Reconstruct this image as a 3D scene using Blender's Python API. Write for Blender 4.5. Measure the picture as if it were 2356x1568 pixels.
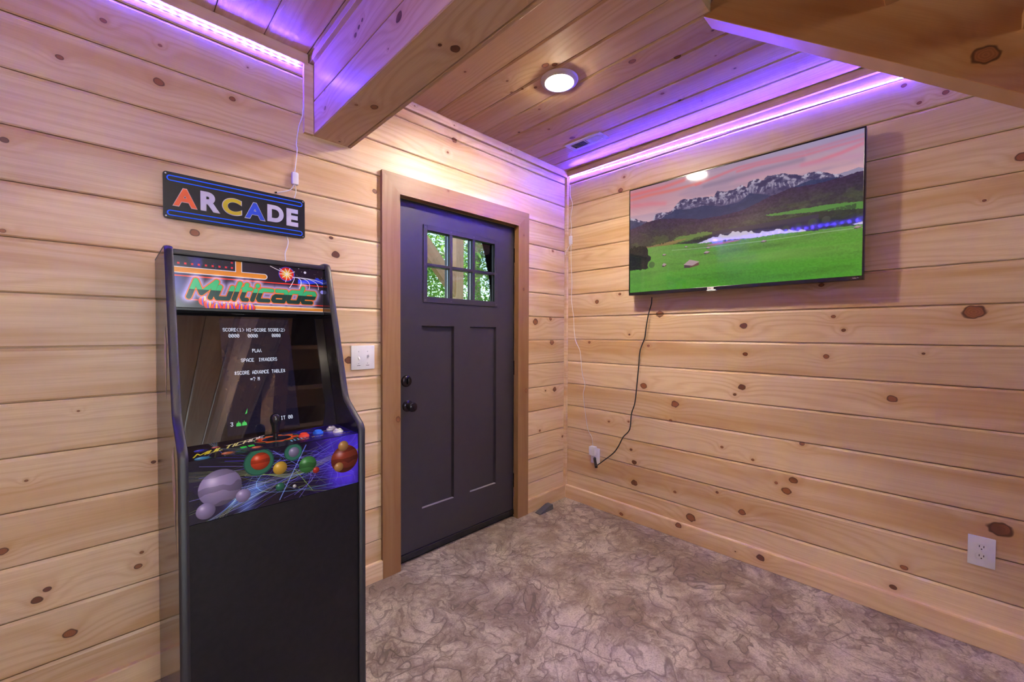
import bpy, bmesh, math, random
import numpy as np
from mathutils import Vector, Matrix

for o in list(bpy.data.objects): bpy.data.objects.remove(o)
SC = bpy.context.scene
COL = SC.collection
PI = math.pi

# ---------------------------------------------------------------- camera
FPX, YAW, PITCH, ROLL = 938.5, 0.7765, -0.0191, 0.0035
CPOS = Vector((-2.597, -2.029, 1.310))
fw = Vector((math.sin(YAW)*math.cos(PITCH), math.cos(YAW)*math.cos(PITCH), math.sin(PITCH)))
r0 = Vector((math.cos(YAW), -math.sin(YAW), 0)); u0 = r0.cross(fw)
rt = r0*math.cos(ROLL)+u0*math.sin(ROLL); up = -r0*math.sin(ROLL)+u0*math.cos(ROLL)
cd = bpy.data.cameras.new('camera'); cam = bpy.data.objects.new('camera', cd); COL.objects.link(cam)
cd.sensor_width = 36; cd.lens = FPX/2356*36; cd.clip_start = 0.02; cd.clip_end = 200
cam.matrix_world = Matrix(((rt.x, up.x, -fw.x, CPOS.x), (rt.y, up.y, -fw.y, CPOS.y), (rt.z, up.z, -fw.z, CPOS.z), (0, 0, 0, 1)))
SC.camera = cam

# ---------------------------------------------------------------- world, sun, exposure
W = bpy.data.worlds.new('sky'); SC.world = W; W.use_nodes = True
nt = W.node_tree; nt.nodes.clear()
bg = nt.nodes.new('ShaderNodeBackground'); ow = nt.nodes.new('ShaderNodeOutputWorld')
sky = nt.nodes.new('ShaderNodeTexSky'); sky.sky_type = 'NISHITA'; sky.sun_elevation = math.radians(55); sky.sun_rotation = math.radians(-120); sky.sun_disc = False
nt.links.new(sky.outputs[0], bg.inputs[0]); bg.inputs[1].default_value = 0.55
nt.links.new(bg.outputs[0], ow.inputs[0])
sd = bpy.data.lights.new('sun', 'SUN'); sd.energy = 14.0; sd.color = (1, .95, .86); sd.angle = .01
sun = bpy.data.objects.new('sun', sd); COL.objects.link(sun); sun.rotation_euler = (math.radians(38), 0, math.radians(130))
DOWN_E = 640.0      # ceiling downlight lens emission
LED_E = 1700.0       # violet LED chip emission
WIN_E = 80.0        # daylight entering the window behind the viewer (W)
cy = SC.cycles; cy.max_bounces = 6; cy.diffuse_bounces = 4; cy.glossy_bounces = 3; cy.transmission_bounces = 4; cy.transparent_max_bounces = 8; cy.caustics_reflective = False; cy.caustics_refractive = False; cy.adaptive_threshold = .05
vs = SC.view_settings
vs.view_transform = 'Standard'; vs.look = 'None'; vs.exposure = 0.15; vs.gamma = 1.0; vs.use_curve_mapping = False

# ---------------------------------------------------------------- helpers
def tag(o, label=None, cat=None, group=None, kind=None):
    if label: o['label'] = label
    if cat: o['category'] = cat
    if group: o['group'] = group
    if kind: o['kind'] = kind
    return o
def empty(name, loc=(0, 0, 0), label=None, cat=None, group=None, kind=None):
    o = bpy.data.objects.new(name, None); COL.objects.link(o); o.location = loc; o.empty_display_size = .05
    return tag(o, label, cat, group, kind)
def root_loc(p):
    v = Vector((0, 0, 0))
    while p is not None: v += p.location; p = p.parent
    return v
class MB:
    def __init__(s): s.v = []; s.f = []
    def add(s, vs, fs):
        n = len(s.v); s.v += [tuple(a) for a in vs]; s.f += [tuple(i+n for i in f) for f in fs]; return s
    def box(s, x0, x1, y0, y1, z0, z1, b=0.0):
        x0, x1 = min(x0, x1), max(x0, x1); y0, y1 = min(y0, y1), max(y0, y1); z0, z1 = min(z0, z1), max(z0, z1)
        if b <= 0:
            return s.add([(x0,y0,z0),(x1,y0,z0),(x1,y1,z0),(x0,y1,z0),(x0,y0,z1),(x1,y0,z1),(x1,y1,z1),(x0,y1,z1)],
                         [(0,3,2,1),(4,5,6,7),(0,1,5,4),(1,2,6,5),(2,3,7,6),(3,0,4,7)])
        bm = bmesh.new(); bmesh.ops.create_cube(bm, size=1)
        for v in bm.verts: v.co = Vector(((x0+x1)/2+v.co.x*(x1-x0), (y0+y1)/2+v.co.y*(y1-y0), (z0+z1)/2+v.co.z*(z1-z0)))
        bmesh.ops.bevel(bm, geom=list(bm.edges), offset=b, segments=2, affect='EDGES', profile=.5)
        bm.verts.index_update(); s.add([v.co[:] for v in bm.verts], [[v.index for v in f.verts] for f in bm.faces]); bm.free(); return s
    def prism(s, poly, fn0, fn1):
        n = len(poly); a = [fn0(p) for p in poly]; b = [fn1(p) for p in poly]
        fs = [tuple(range(n))[::-1], tuple(range(n, 2*n))]+[(i, (i+1) % n, n+(i+1) % n, n+i) for i in range(n)]
        return s.add(a+b, fs)
    def tube(s, pts, r, n=8, smooth=4):
        P = [Vector(p) for p in pts]
        if smooth > 1 and len(P) > 2:
            Q = []
            for i in range(len(P)-1):
                p0 = P[max(i-1, 0)]; p1 = P[i]; p2 = P[i+1]; p3 = P[min(i+2, len(P)-1)]
                for k in range(smooth):
                    t = k/smooth
                    Q.append(.5*((2*p1)+(p2-p0)*t+(2*p0-5*p1+4*p2-p3)*t*t+(3*p1-p0-3*p2+p3)*t**3))
            Q.append(P[-1]); P = Q
        vs = []; fs = []
        prev = None
        for i, p in enumerate(P):
            d = (P[min(i+1, len(P)-1)]-P[max(i-1, 0)]).normalized()
            a = prev if prev is not None else (Vector((0, 0, 1)) if abs(d.z) < .9 else Vector((1, 0, 0)))
            a = (a-d*a.dot(d)).normalized(); prev = a; b = d.cross(a)
            vs += [p+(a*math.cos(2*PI*k/n)+b*math.sin(2*PI*k/n))*r for k in range(n)]
        for i in range(len(P)-1):
            for k in range(n): fs.append((i*n+k, i*n+(k+1) % n, (i+1)*n+(k+1) % n, (i+1)*n+k))
        fs.append(tuple(range(n))[::-1]); fs.append(tuple(range((len(P)-1)*n, len(P)*n)))
        return s.add(vs, fs)
    def lathe(s, prof, org, axis, n=32):
        # prof: list of (radius, height along axis)
        axis = Vector(axis).normalized(); a = axis.orthogonal().normalized(); b = axis.cross(a); O = Vector(org)
        vs = []; fs = []
        for (r, h) in prof: vs += [O+axis*h+(a*math.cos(2*PI*k/n)+b*math.sin(2*PI*k/n))*r for k in range(n)]
        m = len(prof)
        for i in range(m-1):
            for k in range(n): fs.append((i*n+k, i*n+(k+1) % n, (i+1)*n+(k+1) % n, (i+1)*n+k))
        fs.append(tuple(range(n))[::-1]); fs.append(tuple(range((m-1)*n, m*n)))
        return s.add(vs, fs)
    def build(s, name, mat, parent=None, smooth=False, loc=None):
        base = root_loc(parent) if parent is not None else Vector(loc if loc else (0, 0, 0))
        me = bpy.data.meshes.new(name)
        me.from_pydata([(v[0]-base.x, v[1]-base.y, v[2]-base.z) for v in s.v], [], s.f); me.update()
        bm = bmesh.new(); bm.from_mesh(me); bmesh.ops.recalc_face_normals(bm, faces=bm.faces); bm.to_mesh(me); bm.free()
        if smooth:
            me.polygons.foreach_set('use_smooth', [True]*len(me.polygons))
            try: me.set_sharp_from_angle(angle=math.radians(38))
            except Exception: pass
        me.materials.append(mat)
        o = bpy.data.objects.new(name, me); COL.objects.link(o)
        if parent is not None: o.parent = parent
        else: o.location = base
        return o

# ---------------------------------------------------------------- materials
class NT:
    def __init__(s, name):
        s.m = bpy.data.materials.new(name); s.m.use_nodes = True; s.t = s.m.node_tree; s.t.nodes.clear()
        s.out = s.t.nodes.new('ShaderNodeOutputMaterial')
    def n(s, t, **kw):
        nd = s.t.nodes.new('ShaderNode'+t)
        for k, v in kw.items(): setattr(nd, k, v)
        return nd
    def put(s, inp, v):
        if hasattr(v, 'is_output'): s.t.links.new(v, inp)
        else: inp.default_value = v
    def math(s, op, a, b=None, c=None, clamp=False):
        nd = s.n('Math', operation=op, use_clamp=clamp); s.put(nd.inputs[0], a)
        if b is not None: s.put(nd.inputs[1], b)
        if c is not None: s.put(nd.inputs[2], c)
        return nd.outputs[0]
    def vm(s, op, a, b=None):
        nd = s.n('VectorMath', operation=op); s.put(nd.inputs[0], a)
        if b is not None: s.put(nd.inputs[1], b)
        return nd.outputs['Value'] if op in ('LENGTH', 'DOT_PRODUCT', 'DISTANCE') else nd.outputs[0]
    def comb(s, x, y, z):
        nd = s.n('CombineXYZ'); s.put(nd.inputs[0], x); s.put(nd.inputs[1], y); s.put(nd.inputs[2], z); return nd.outputs[0]
    def sep(s, v):
        nd = s.n('SeparateXYZ'); s.put(nd.inputs[0], v); return nd.outputs
    def noise(s, v, scale=1, detail=2, rough=.5, dist=0.0):
        nd = s.n('TexNoise'); s.put(nd.inputs['Vector'], v); nd.inputs['Scale'].default_value = scale
        nd.inputs['Detail'].default_value = detail; nd.inputs['Roughness'].default_value = rough; nd.inputs['Distortion'].default_value = dist
        return nd.outputs[0], nd.outputs[1]
    def mr(s, v, a, b, c=0.0, d=1.0, smooth=False):
        nd = s.n('MapRange'); nd.interpolation_type = 'SMOOTHSTEP' if smooth else 'LINEAR'
        s.put(nd.inputs[0], v); s.put(nd.inputs[1], a); s.put(nd.inputs[2], b); s.put(nd.inputs[3], c); s.put(nd.inputs[4], d); return nd.outputs[0]
    def mix(s, f, a, b, mode='MIX'):
        nd = s.n('Mix', data_type='RGBA', blend_type=mode); s.put(nd.inputs[0], f)
        s.put(nd.inputs[6], (*a, 1) if isinstance(a, tuple) and len(a) == 3 else a); s.put(nd.inputs[7], (*b, 1) if isinstance(b, tuple) and len(b) == 3 else b)
        return nd.outputs[2]
    def bsdf(s, col, rough=.5, metal=0.0, spec=.5, bump=None, bstr=.2, bdist=.002, emit=None, estr=0.0, **kw):
        b = s.n('BsdfPrincipled')
        s.put(b.inputs['Base Color'], (*col, 1) if isinstance(col, tuple) and len(col) == 3 else col)
        s.put(b.inputs['Roughness'], rough); s.put(b.inputs['Metallic'], metal); s.put(b.inputs['Specular IOR Level'], spec)
        if emit is not None:
            s.put(b.inputs['Emission Color'], (*emit, 1) if isinstance(emit, tuple) and len(emit) == 3 else emit); s.put(b.inputs['Emission Strength'], estr)
        for k, v in kw.items(): s.put(b.inputs[k.replace('_', ' ')], v)
        if bump is not None:
            bp = s.n('Bump'); bp.inputs['Strength'].default_value = bstr; bp.inputs['Distance'].default_value = bdist
            s.put(bp.inputs['Height'], bump); s.t.links.new(bp.outputs[0], b.inputs['Normal'])
        s.t.links.new(b.outputs[0], s.out.inputs[0]); return s.m

def wood(name, light, dark, knot=(.31, .115, .042), rough=.38, tone=.16, ringamp=.26, nk=6, fscale=1.0):
    M = NT(name)
    P = M.n('TexCoord').outputs['Object']; R = M.n('ObjectInfo').outputs['Random']
    x, y, z = M.sep(P)
    off = M.math('MULTIPLY', R, 53.0)
    wob, _ = M.noise(M.vm('ADD', P, M.comb(off, 0.0, 0.0)), 55, 0)
    dmin = None
    for i in range(nk):
        a = M.n('Attribute', attribute_type='OBJECT', attribute_name='k%d' % i).outputs['Vector']
        kx, kz, kr = M.sep(a)
        dx = M.math('MULTIPLY', M.math('SUBTRACT', x, kx), .82); dz = M.math('SUBTRACT', z, kz)
        d = M.math('DIVIDE', M.math('SQRT', M.math('ADD', M.math('MULTIPLY', dx, dx), M.math('MULTIPLY', dz, dz))), M.math('MAXIMUM', kr, 1e-5))
        d = M.math('MINIMUM', d, 900.0)
        dmin = d if dmin is None else M.math('MINIMUM', dmin, d)
    dw = M.math('MULTIPLY', dmin, M.math('ADD', .78, M.math('MULTIPLY', wob, .44)))
    # growth rings
    xo = M.math('ADD', x, off)
    n1, _ = M.noise(M.comb(M.math('MULTIPLY', xo, .9), off, M.math('MULTIPLY', z, 7.0)), 1, 2, .45)
    bend = M.math('MULTIPLY', M.math('POWER', 2.718, M.math('MULTIPLY', dmin, -.28)), 16.0)
    phase = M.math('ADD', M.math('ADD', M.math('MULTIPLY', z, 170.0*fscale), M.math('MULTIPLY', n1, 46.0)), bend)
    ring = M.math('ADD', M.math('MULTIPLY', M.math('SINE', phase), .5), .5)
    ring = M.math('POWER', ring, 2.2)
    ring = M.math('MULTIPLY', ring, M.mr(n1, .66, .36, .25, 1.0))
    fib, _ = M.noise(M.comb(M.math('MULTIPLY', xo, 5.0), off, M.math('MULTIPLY', z, 420.0)), 1, 2, .6)
    t1, _ = M.noise(M.comb(M.math('MULTIPLY', xo, .7), M.math('ADD', off, 9.0), M.math('MULTIPLY', z, 9.0)), 1, 2, .5)
    heart = M.mr(t1, .44, .68, 0, 1, True)
    col = M.mix(heart, light, dark)
    col = M.mix(M.math('MULTIPLY', ring, ringamp*1.5), col, (dark[0]*.78, dark[1]*.60, dark[2]*.38))
    col = M.mix(M.mr(fib, .35, .75, 0, .30), col, (dark[0]*.7, dark[1]*.6, dark[2]*.5))
    br = M.mr(R, 0, 1, 1-tone, 1+tone*.35)
    col = M.mix(1.0, col, M.comb(br, M.math('POWER', br, 1.15), M.math('POWER', br, 1.4)), 'MULTIPLY')
    # knots
    halo = M.math('MULTIPLY', M.math('POWER', 2.718, M.math('MULTIPLY', M.math('MULTIPLY', dmin, dmin), -.22)), .55)
    col = M.mix(halo, col, (dark[0]*.78, dark[1]*.62, dark[2]*.45))
    kring = M.math('ADD', M.math('MULTIPLY', M.math('SINE', M.math('MULTIPLY', dw, 22.0)), .5), .5)
    kcol = M.mix(M.math('MULTIPLY', kring, .45), knot, (knot[0]*.55, knot[1]*.5, knot[2]*.5))
    kd, _ = M.noise(M.comb(M.math('MULTIPLY', xo, 6.0), off, M.math('MULTIPLY', z, 6.0)), 1, 0)
    kcol = M.mix(M.mr(kd, .5, .58), kcol, (knot[0]*.5, knot[1]*.5, knot[2]*.6))
    core = M.mr(dw, 1.05, .9, 0, 1, True)
    col = M.mix(core, col, kcol)
    rim = M.math('MULTIPLY', M.mr(dw, .72, .95, 0, 1, True), M.mr(dw, 1.18, .98, 0, 1, True))
    col = M.mix(M.math('MULTIPLY', rim, .8), col, (knot[0]*.22, knot[1]*.22, knot[2]*.25))
    return M.bsdf(col, M.mr(fib, .3, .7, rough-.05, rough+.06), 0, .45)

PINE = wood('pine_board', (.79, .59, .385), (.66, .43, .225), tone=.12, ringamp=.24)
PINE_C = wood('pine_ceiling_board', (.80, .59, .37), (.68, .44, .225), rough=.30)
PINE_B = wood('pine_beam', (.79, .59, .39), (.67, .44, .24), rough=.36)
TRIMW = wood('pine_trim', (.78, .58, .38), (.67, .44, .24), nk=3)
BASEW = wood('rough_sawn_pine', (.78, .57, .36), (.67, .44, .24), nk=4, rough=.55)
CASEW = wood('stained_casing', (.345, .195, .088), (.275, .138, .055), nk=3, ringamp=.18)
STAIRW = wood('stair_timber', (.56, .33, .15), (.48, .255, .10), nk=3, rough=.4)
POSTW = wood('porch_timber', (.40, .27, .17), (.30, .19, .11), nk=2, rough=.7)

def plain(name, col, rough=.5, metal=0.0, spec=.5, var=.06, nscale=30, **kw):
    M = NT(name); P = M.n('TexCoord').outputs['Object']; f, _ = M.noise(P, nscale, 3)
    c = M.mix(M.mr(f, .3, .7), tuple(a*(1-var) for a in col), tuple(min(1, a*(1+var)) for a in col))
    return M.bsdf(c, rough, metal, spec, **kw)
def emis(name, col, s, rough=.4):
    M = NT(name); P = M.n('TexCoord').outputs['Object']; f, _ = M.noise(P, 5, 0)
    return M.bsdf((.5, .5, .5), rough, emit=col, estr=M.mr(f, 0, 1, s*.98, s*1.02))
BLACK = plain('black_laminate', (.008, .0075, .010), .34, spec=.32, var=.25, nscale=60)
BLACKSIDE = plain('glossy_black_side', (.012, .011, .012), .16, spec=.55)
def _mold():
    M = NT('textured_black_molding'); P = M.n('TexCoord').outputs['Object']; f, _ = M.noise(P, 900, 2)
    return M.bsdf((.016, .016, .02), .34, 0, .55, bump=f, bstr=.5, bdist=.0008)
MOLD = _mold()
PLBLACK = plain('black_plastic', (.012, .012, .014), .25)
RUBBER = plain('grey_rubber', (.075, .078, .09), .6)
WHITE = plain('white_plastic', (.80, .79, .80), .35, var=.02)
WHITEM = plain('white_painted_metal', (.78, .76, .76), .4, var=.02)
CORDW = plain('white_cord', (.78, .76, .78), .45, var=.02)
CORDB = plain('black_cord', (.012, .012, .014), .4)
DOORM = plain('charcoal_door_paint', (.036, .031, .038), .36, spec=.4, var=.05, nscale=14)
LEDGE = plain('ledge_highlight_paint', (.30, .27, .32), .5)  # pale tone painted as light caught on the panel ledges
BRONZE = plain('dark_bronze', (.022, .018, .024), .22, metal=.7)
DARKSLOT = plain('dark_slot', (.01, .01, .01), .7)
SCREW = plain('steel_screw', (.55, .55, .57), .3, metal=.9)
RED = plain('red_button', (.75, .07, .03), .22); BLUE = plain('blue_button', (.03, .16, .78), .22)
RETAIN = plain('black_retainer', (.010, .010, .012), .4)
CLEARW = plain('clear_window_stop', (.07, .062, .075), .35)
def _glass(name, tint, ior=1.5, rough=.0, gain=1.0):
    M = NT(name); fr = M.n('Fresnel'); fr.inputs[0].default_value = ior
    P = M.n('TexCoord').outputs['Object']; f, _ = M.noise(P, 3, 1)
    tr = M.n('BsdfTransparent'); tr.inputs[0].default_value = (*tint, 1); gl = M.n('BsdfGlossy'); M.put(gl.inputs['Roughness'], M.mr(f, 0, 1, rough, rough+.015))
    mx = M.n('MixShader'); M.put(mx.inputs[0], M.math('MULTIPLY', fr.outputs[0], gain, clamp=True)); M.t.links.new(tr.outputs[0], mx.inputs[1]); M.t.links.new(gl.outputs[0], mx.inputs[2])
    M.t.links.new(mx.outputs[0], M.out.inputs[0]); return M.m
GLASS = _glass('door_glass', (.93, .96, .95)); SMOKE = _glass('smoked_screen_glass', (.62, .62, .66), 1.6, gain=1.8)
LENS = emis('lamp_lens', (1.0, .845, .63), DOWN_E)
LEDM = emis('violet_led', (.060, .030, 1.0), LED_E)
def _paint(name, rough, strength, spec=.5):
    M = NT(name); a = M.n('Attribute', attribute_type='GEOMETRY', attribute_name='Col').outputs['Color']
    return M.bsdf(a, rough, 0, spec, emit=a, estr=strength) if strength > 0 else M.bsdf(a, rough, 0, spec)
def _screen(name, rough, strength, spec=.5):
    M = NT(name); a = M.n('Attribute', attribute_type='GEOMETRY', attribute_name='Col').outputs['Color']
    return M.bsdf((.008, .008, .01), rough, 0, spec, emit=a, estr=strength)
TVPIC = _screen('television_picture', .05, .80, .55)
MARQ = _paint('marquee_glow_print', .2, .18)  # marquee is unlit; slight emission added to brighten the print
ARTP = _paint('printed_overlay', .22, 0.0)

def floor_mat():
    M = NT('stamped_concrete'); P = M.n('TexCoord').outputs['Object']
    _, nc = M.noise(P, 2.2, 1, .55); v = M.vm('SUBTRACT', nc, (.5, .5, .5))
    P1 = M.vm('ADD', P, M.vm('MULTIPLY', v, (.30, .30, 0)))
    _, nc2 = M.noise(P, 10, 2, .6); v2 = M.vm('SUBTRACT', nc2, (.5, .5, .5))
    P2 = M.vm('ADD', P1, M.vm('MULTIPLY', v2, (.10, .10, 0)))
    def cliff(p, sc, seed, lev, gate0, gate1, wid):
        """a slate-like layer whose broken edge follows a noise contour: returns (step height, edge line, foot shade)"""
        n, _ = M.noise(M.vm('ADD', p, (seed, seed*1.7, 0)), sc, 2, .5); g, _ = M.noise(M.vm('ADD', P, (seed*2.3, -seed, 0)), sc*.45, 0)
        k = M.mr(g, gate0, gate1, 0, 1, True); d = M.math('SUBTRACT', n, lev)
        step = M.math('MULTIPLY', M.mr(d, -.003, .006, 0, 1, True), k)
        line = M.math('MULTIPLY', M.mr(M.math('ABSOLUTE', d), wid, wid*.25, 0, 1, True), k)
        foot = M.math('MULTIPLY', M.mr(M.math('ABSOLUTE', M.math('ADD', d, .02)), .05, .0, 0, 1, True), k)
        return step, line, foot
    s1, l1, f1 = cliff(P1, 4.5, 1.3, .50, .38, .52, .010)
    s2, l2, f2 = cliff(P2, 6.0, 5.1, .47, .40, .54, .011)
    s3, l3, f3 = cliff(P2, 10.0, 9.4, .53, .38, .52, .014)
    s4, l4, f4 = cliff(P2, 19.0, 3.7, .50, .44, .58, .020)
    e = M.n('TexVoronoi', feature='DISTANCE_TO_EDGE'); M.put(e.inputs['Vector'], P1); e.inputs['Scale'].default_value = 3.6; e1 = e.outputs['Distance']
    gv, _ = M.noise(P, 2.0, 0); lv = M.math('MULTIPLY', M.mr(e1, .014, .002, 0, 1, True), M.mr(gv, .50, .62))
    lines = M.math('MAXIMUM', M.math('MAXIMUM', M.math('MAXIMUM', l1, l2), M.math('MULTIPLY', l3, .75)), M.math('MAXIMUM', M.math('MULTIPLY', l4, .5), lv), clamp=True)
    foot = M.math('MAXIMUM', M.math('MAXIMUM', f1, f2), M.math('MAXIMUM', f3, M.math('MULTIPLY', f4, .8)), clamp=True)
    patch, _ = M.noise(P1, 5.0, 6, .70)
    streak, _ = M.noise(P2, 30, 4, .72)
    t = M.math('ADD', M.math('MULTIPLY', patch, .95), M.math('ADD', M.math('MULTIPLY', streak, .32), M.math('MULTIPLY', gv, .35)))
    c = M.mix(M.mr(t, .66, .96, 0, 1, True), (.275, .21, .152), (.60, .515, .40))
    spots = M.math('MULTIPLY', M.mr(streak, .56, .66, 0, 1, True), M.mr(patch, .62, .40))
    c = M.mix(M.math('MULTIPLY', spots, .6), c, (.115, .08, .06))
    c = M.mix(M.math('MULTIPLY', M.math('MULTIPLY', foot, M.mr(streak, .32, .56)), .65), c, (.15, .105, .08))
    c = M.mix(M.math('MULTIPLY', lines, .58), c, (.085, .06, .048))
    fine, _ = M.noise(P, 120, 3, .75)
    c = M.mix(M.mr(fine, .46, .66, 0, .5), c, (.15, .112, .088))
    h = M.math('ADD', M.math('ADD', M.math('MULTIPLY', s1, .35), M.math('MULTIPLY', s2, .3)), M.math('ADD', M.math('MULTIPLY', s3, .22), M.math('MULTIPLY', streak, .4)))
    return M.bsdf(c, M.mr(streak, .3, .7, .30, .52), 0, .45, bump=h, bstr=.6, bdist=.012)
FLOORM = floor_mat()

# ---------------------------------------------------------------- planks
RND = random.Random(7)
def plank(name, parent, org, X, N, length, width, thick, mat, bev=.009, knots=(), gap=.0032):
    """board whose face looks along N; org is the face corner, length runs along X, width along X x (-N)"""
    X = Vector(X).normalized(); Y = -Vector(N).normalized(); Z = X.cross(Y)
    w = width-gap; b = bev
    pr = [(thick, 0), (b*.45, 0), (0, b*.5), (0, w-b*1.15), (b*.5, w), (thick, w)] if b > 0 else [(thick, 0), (0, 0), (0, w), (thick, w)]
    m = MB(); m.prism(pr, lambda p: (0, p[0], p[1]), lambda p: (length, p[0], p[1]))
    o = m.build(name, mat)
    base = root_loc(parent) if parent is not None else Vector((0, 0, 0))
    O = Vector(org)-base
    M4 = Matrix(((X.x, Y.x, Z.x, O.x), (X.y, Y.y, Z.y, O.y), (X.z, Y.z, Z.z, O.z), (0, 0, 0, 1)))
    if parent is not None: o.parent = parent
    o.matrix_local = M4
    i = 0
    for (a, c, r) in knots:
        if i >= 6: break
        o['k%d' % i] = (float(a), float(c), float(r)*.7); i += 1
    return o
def pick(ks, fa, fc, L, w):
    out = []
    for (a, c, r) in ks:
        la, lc = fa(a), fc(c)
        if -r*1.5 < la < L+r*1.5 and -r*.6 < lc < w+r*.6: out.append((la, lc, r))
    return sorted(out, key=lambda k: -k[2])
KR = [(-1.287,1.357,0.0214),(-1.696,1.399,0.0104),(-1.737,1.331,0.0103),(-2.165,1.407,0.038),(-1.298,1.195,0.0142),(-1.67,1.196,0.0147),(-2.018,1.225,0.0074),(-2.283,2.02,0.0229),(-1.283,1.003,0.0215),(-1.246,0.956,0.0097),(-1.919,1.01,0.0212),(-0.892,0.855,0.0268),(-0.673,0.953,0.0255),(-1.574,0.732,0.0131),(-1.179,0.634,0.0099),(-1.598,0.595,0.0087),(-1.344,0.595,0.0094),(-1.538,0.529,0.0222),(-1.509,0.462,0.0247),(-1.46,0.494,0.0091),(-2.251,0.512,0.038),(-0.898,0.285,0.0108),(-1.292,0.277,0.0216),(-0.609,0.268,0.0261),(-0.607,0.411,0.0203),(-0.583,0.495,0.0116),(-1.0,0.151,0.0314),(-1.971,0.236,0.0153),(-1.936,0.129,0.0155),(-0.29,1.547,0.0185),(-0.483,2.33,0.0205),(-0.51,2.415,0.0116),(-1.645,1.562,0.0127),(-2.186,1.868,0.0069),(-0.783,1.44,0.0274),(-0.705,1.228,0.0112),(-0.561,1.304,0.0087),(-0.226,1.243,0.0126),(-0.864,0.744,0.0108),(-0.402,0.665,0.0091),(-0.561,0.69,0.0088),(-1.156,0.355,0.01),(-0.729,1.331,0.0083),(-0.483,1.592,0.0118),(-0.98,1.611,0.0078),(-1.987,2.349,0.0092),(-2.068,2.362,0.0125),(-1.936,2.448,0.0113),(-1.524,2.186,0.0087)]
KL = [(-2.605,2.393,0.0102),(-2.709,2.218,0.0109),(-2.46,2.244,0.0178),(-2.829,1.907,0.0115),(-2.83,1.911,0.0069),(-2.836,1.624,0.0081),(-2.358,1.701,0.0189),(-1.833,1.769,0.0107),(-1.812,1.69,0.0216),(-1.61,2.045,0.0153),(-2.489,0.822,0.0084),(-2.709,0.284,0.019),(-2.78,0.431,0.0146),(-2.758,0.457,0.0111),(-2.525,0.493,0.0069),(-2.535,0.445,0.0124),(-0.171,1.241,0.0257),(-0.362,1.394,0.03),(-0.189,1.421,0.017),(-0.137,0.874,0.0231),(-1.748,1.172,0.0241),(-2.455,2.381,0.0068),(-2.229,2.274,0.0121),(-0.464,1.398,0.016),(-2.68,1.039,0.004),(-2.849,0.618,0.014),(-2.798,0.829,0.0048),(-0.245,0.874,0.0085),(-0.308,0.579,0.0112),(-0.036,0.489,0.0119),(-1.149,2.39,0.0088),(-1.098,2.479,0.02),(-1.898,1.619,0.0052),(-0.167,1.943,0.0113),(-2.174,2.427,0.0046)]
KC = [(-1.352,-0.428,0.0076),(-1.156,-0.521,0.0079),(-1.073,-0.467,0.0083),(-1.051,-0.527,0.0068),(-1.014,-0.585,0.0108),(-0.724,-1.201,0.018),(-0.843,-1.041,0.0183),(-0.846,-0.462,0.0089),(-0.634,-0.353,0.0098),(-0.739,-0.194,0.0099),(-0.439,-0.387,0.0204),(-0.608,-1.329,0.0048),(-0.449,-1.362,0.0075),(-0.369,-1.059,0.0114),(-0.497,-1.023,0.011),(-0.048,-1.083,0.0078),(-0.045,-0.587,0.0107),(-1.085,-0.771,0.0161),(-1.11,-0.736,0.0198),(-0.781,-1.377,0.0066),(-0.278,-1.144,0.0057)]

# ---------------------------------------------------------------- room shell
XW, YB, ZC = -3.5, -5.8, 2.583      # far side wall, back wall, ceiling
BW, TH = 0.175, 0.019
# floor
MB().box(XW, .25, YB, .25, -.12, 0).build('floor', FLOORM)['kind'] = 'structure'
# door opening limits
DX0, DX1, DZ1 = -1.478, -.556, 2.068
# wall_left (holds the door), boards stand TH proud of the backing
m = MB(); m.box(XW, DX0-.02, TH, .17, 0, ZC); m.box(DX1+.02, .25, TH, .17, 0, ZC); m.box(DX0-.02, DX1+.02, TH, .17, DZ1+.02, ZC)
wl = m.build('wall_left', TRIMW); wl['kind'] = 'structure'
zrows = [2.4846-BW*k for k in range(-1, 15)]
for k in range(len(zrows)):
    z1 = min(zrows[k], ZC); z0 = max(zrows[k]-BW, 0.0)
    if z1-z0 < .02: continue
    segs = [(XW, 0.0)] if z0 > DZ1+.05 else ([(XW, -1.53), (-.51, 0.0)])
    for (a, b) in segs:
        ks = pick(KL, lambda v: v-a, lambda v: v-z0, b-a, z1-z0)
        plank('plank', wl, (a, 0, z0), (1, 0, 0), (0, -1, 0), b-a, z1-z0, TH, PINE, knots=ks)
# wall_right (holds the television)
m = MB(); m.box(TH, .17, YB, TH, 0, ZC); wr = m.build('wall_right', TRIMW); wr['kind'] = 'structure'
zrows = [2.4899-BW*k for k in range(-1, 15)]
for k in range(len(zrows)):
    z1 = min(zrows[k], ZC); z0 = max(zrows[k]-BW, 0.0)
    if z1-z0 < .02: continue
    ks = pick(KR, lambda v: -v, lambda v: v-z0, -YB, z1-z0)
    plank('plank', wr, (0, 0, z0), (0, -1, 0), (-1, 0, 0), -YB, z1-z0, TH, PINE, knots=ks)
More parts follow.
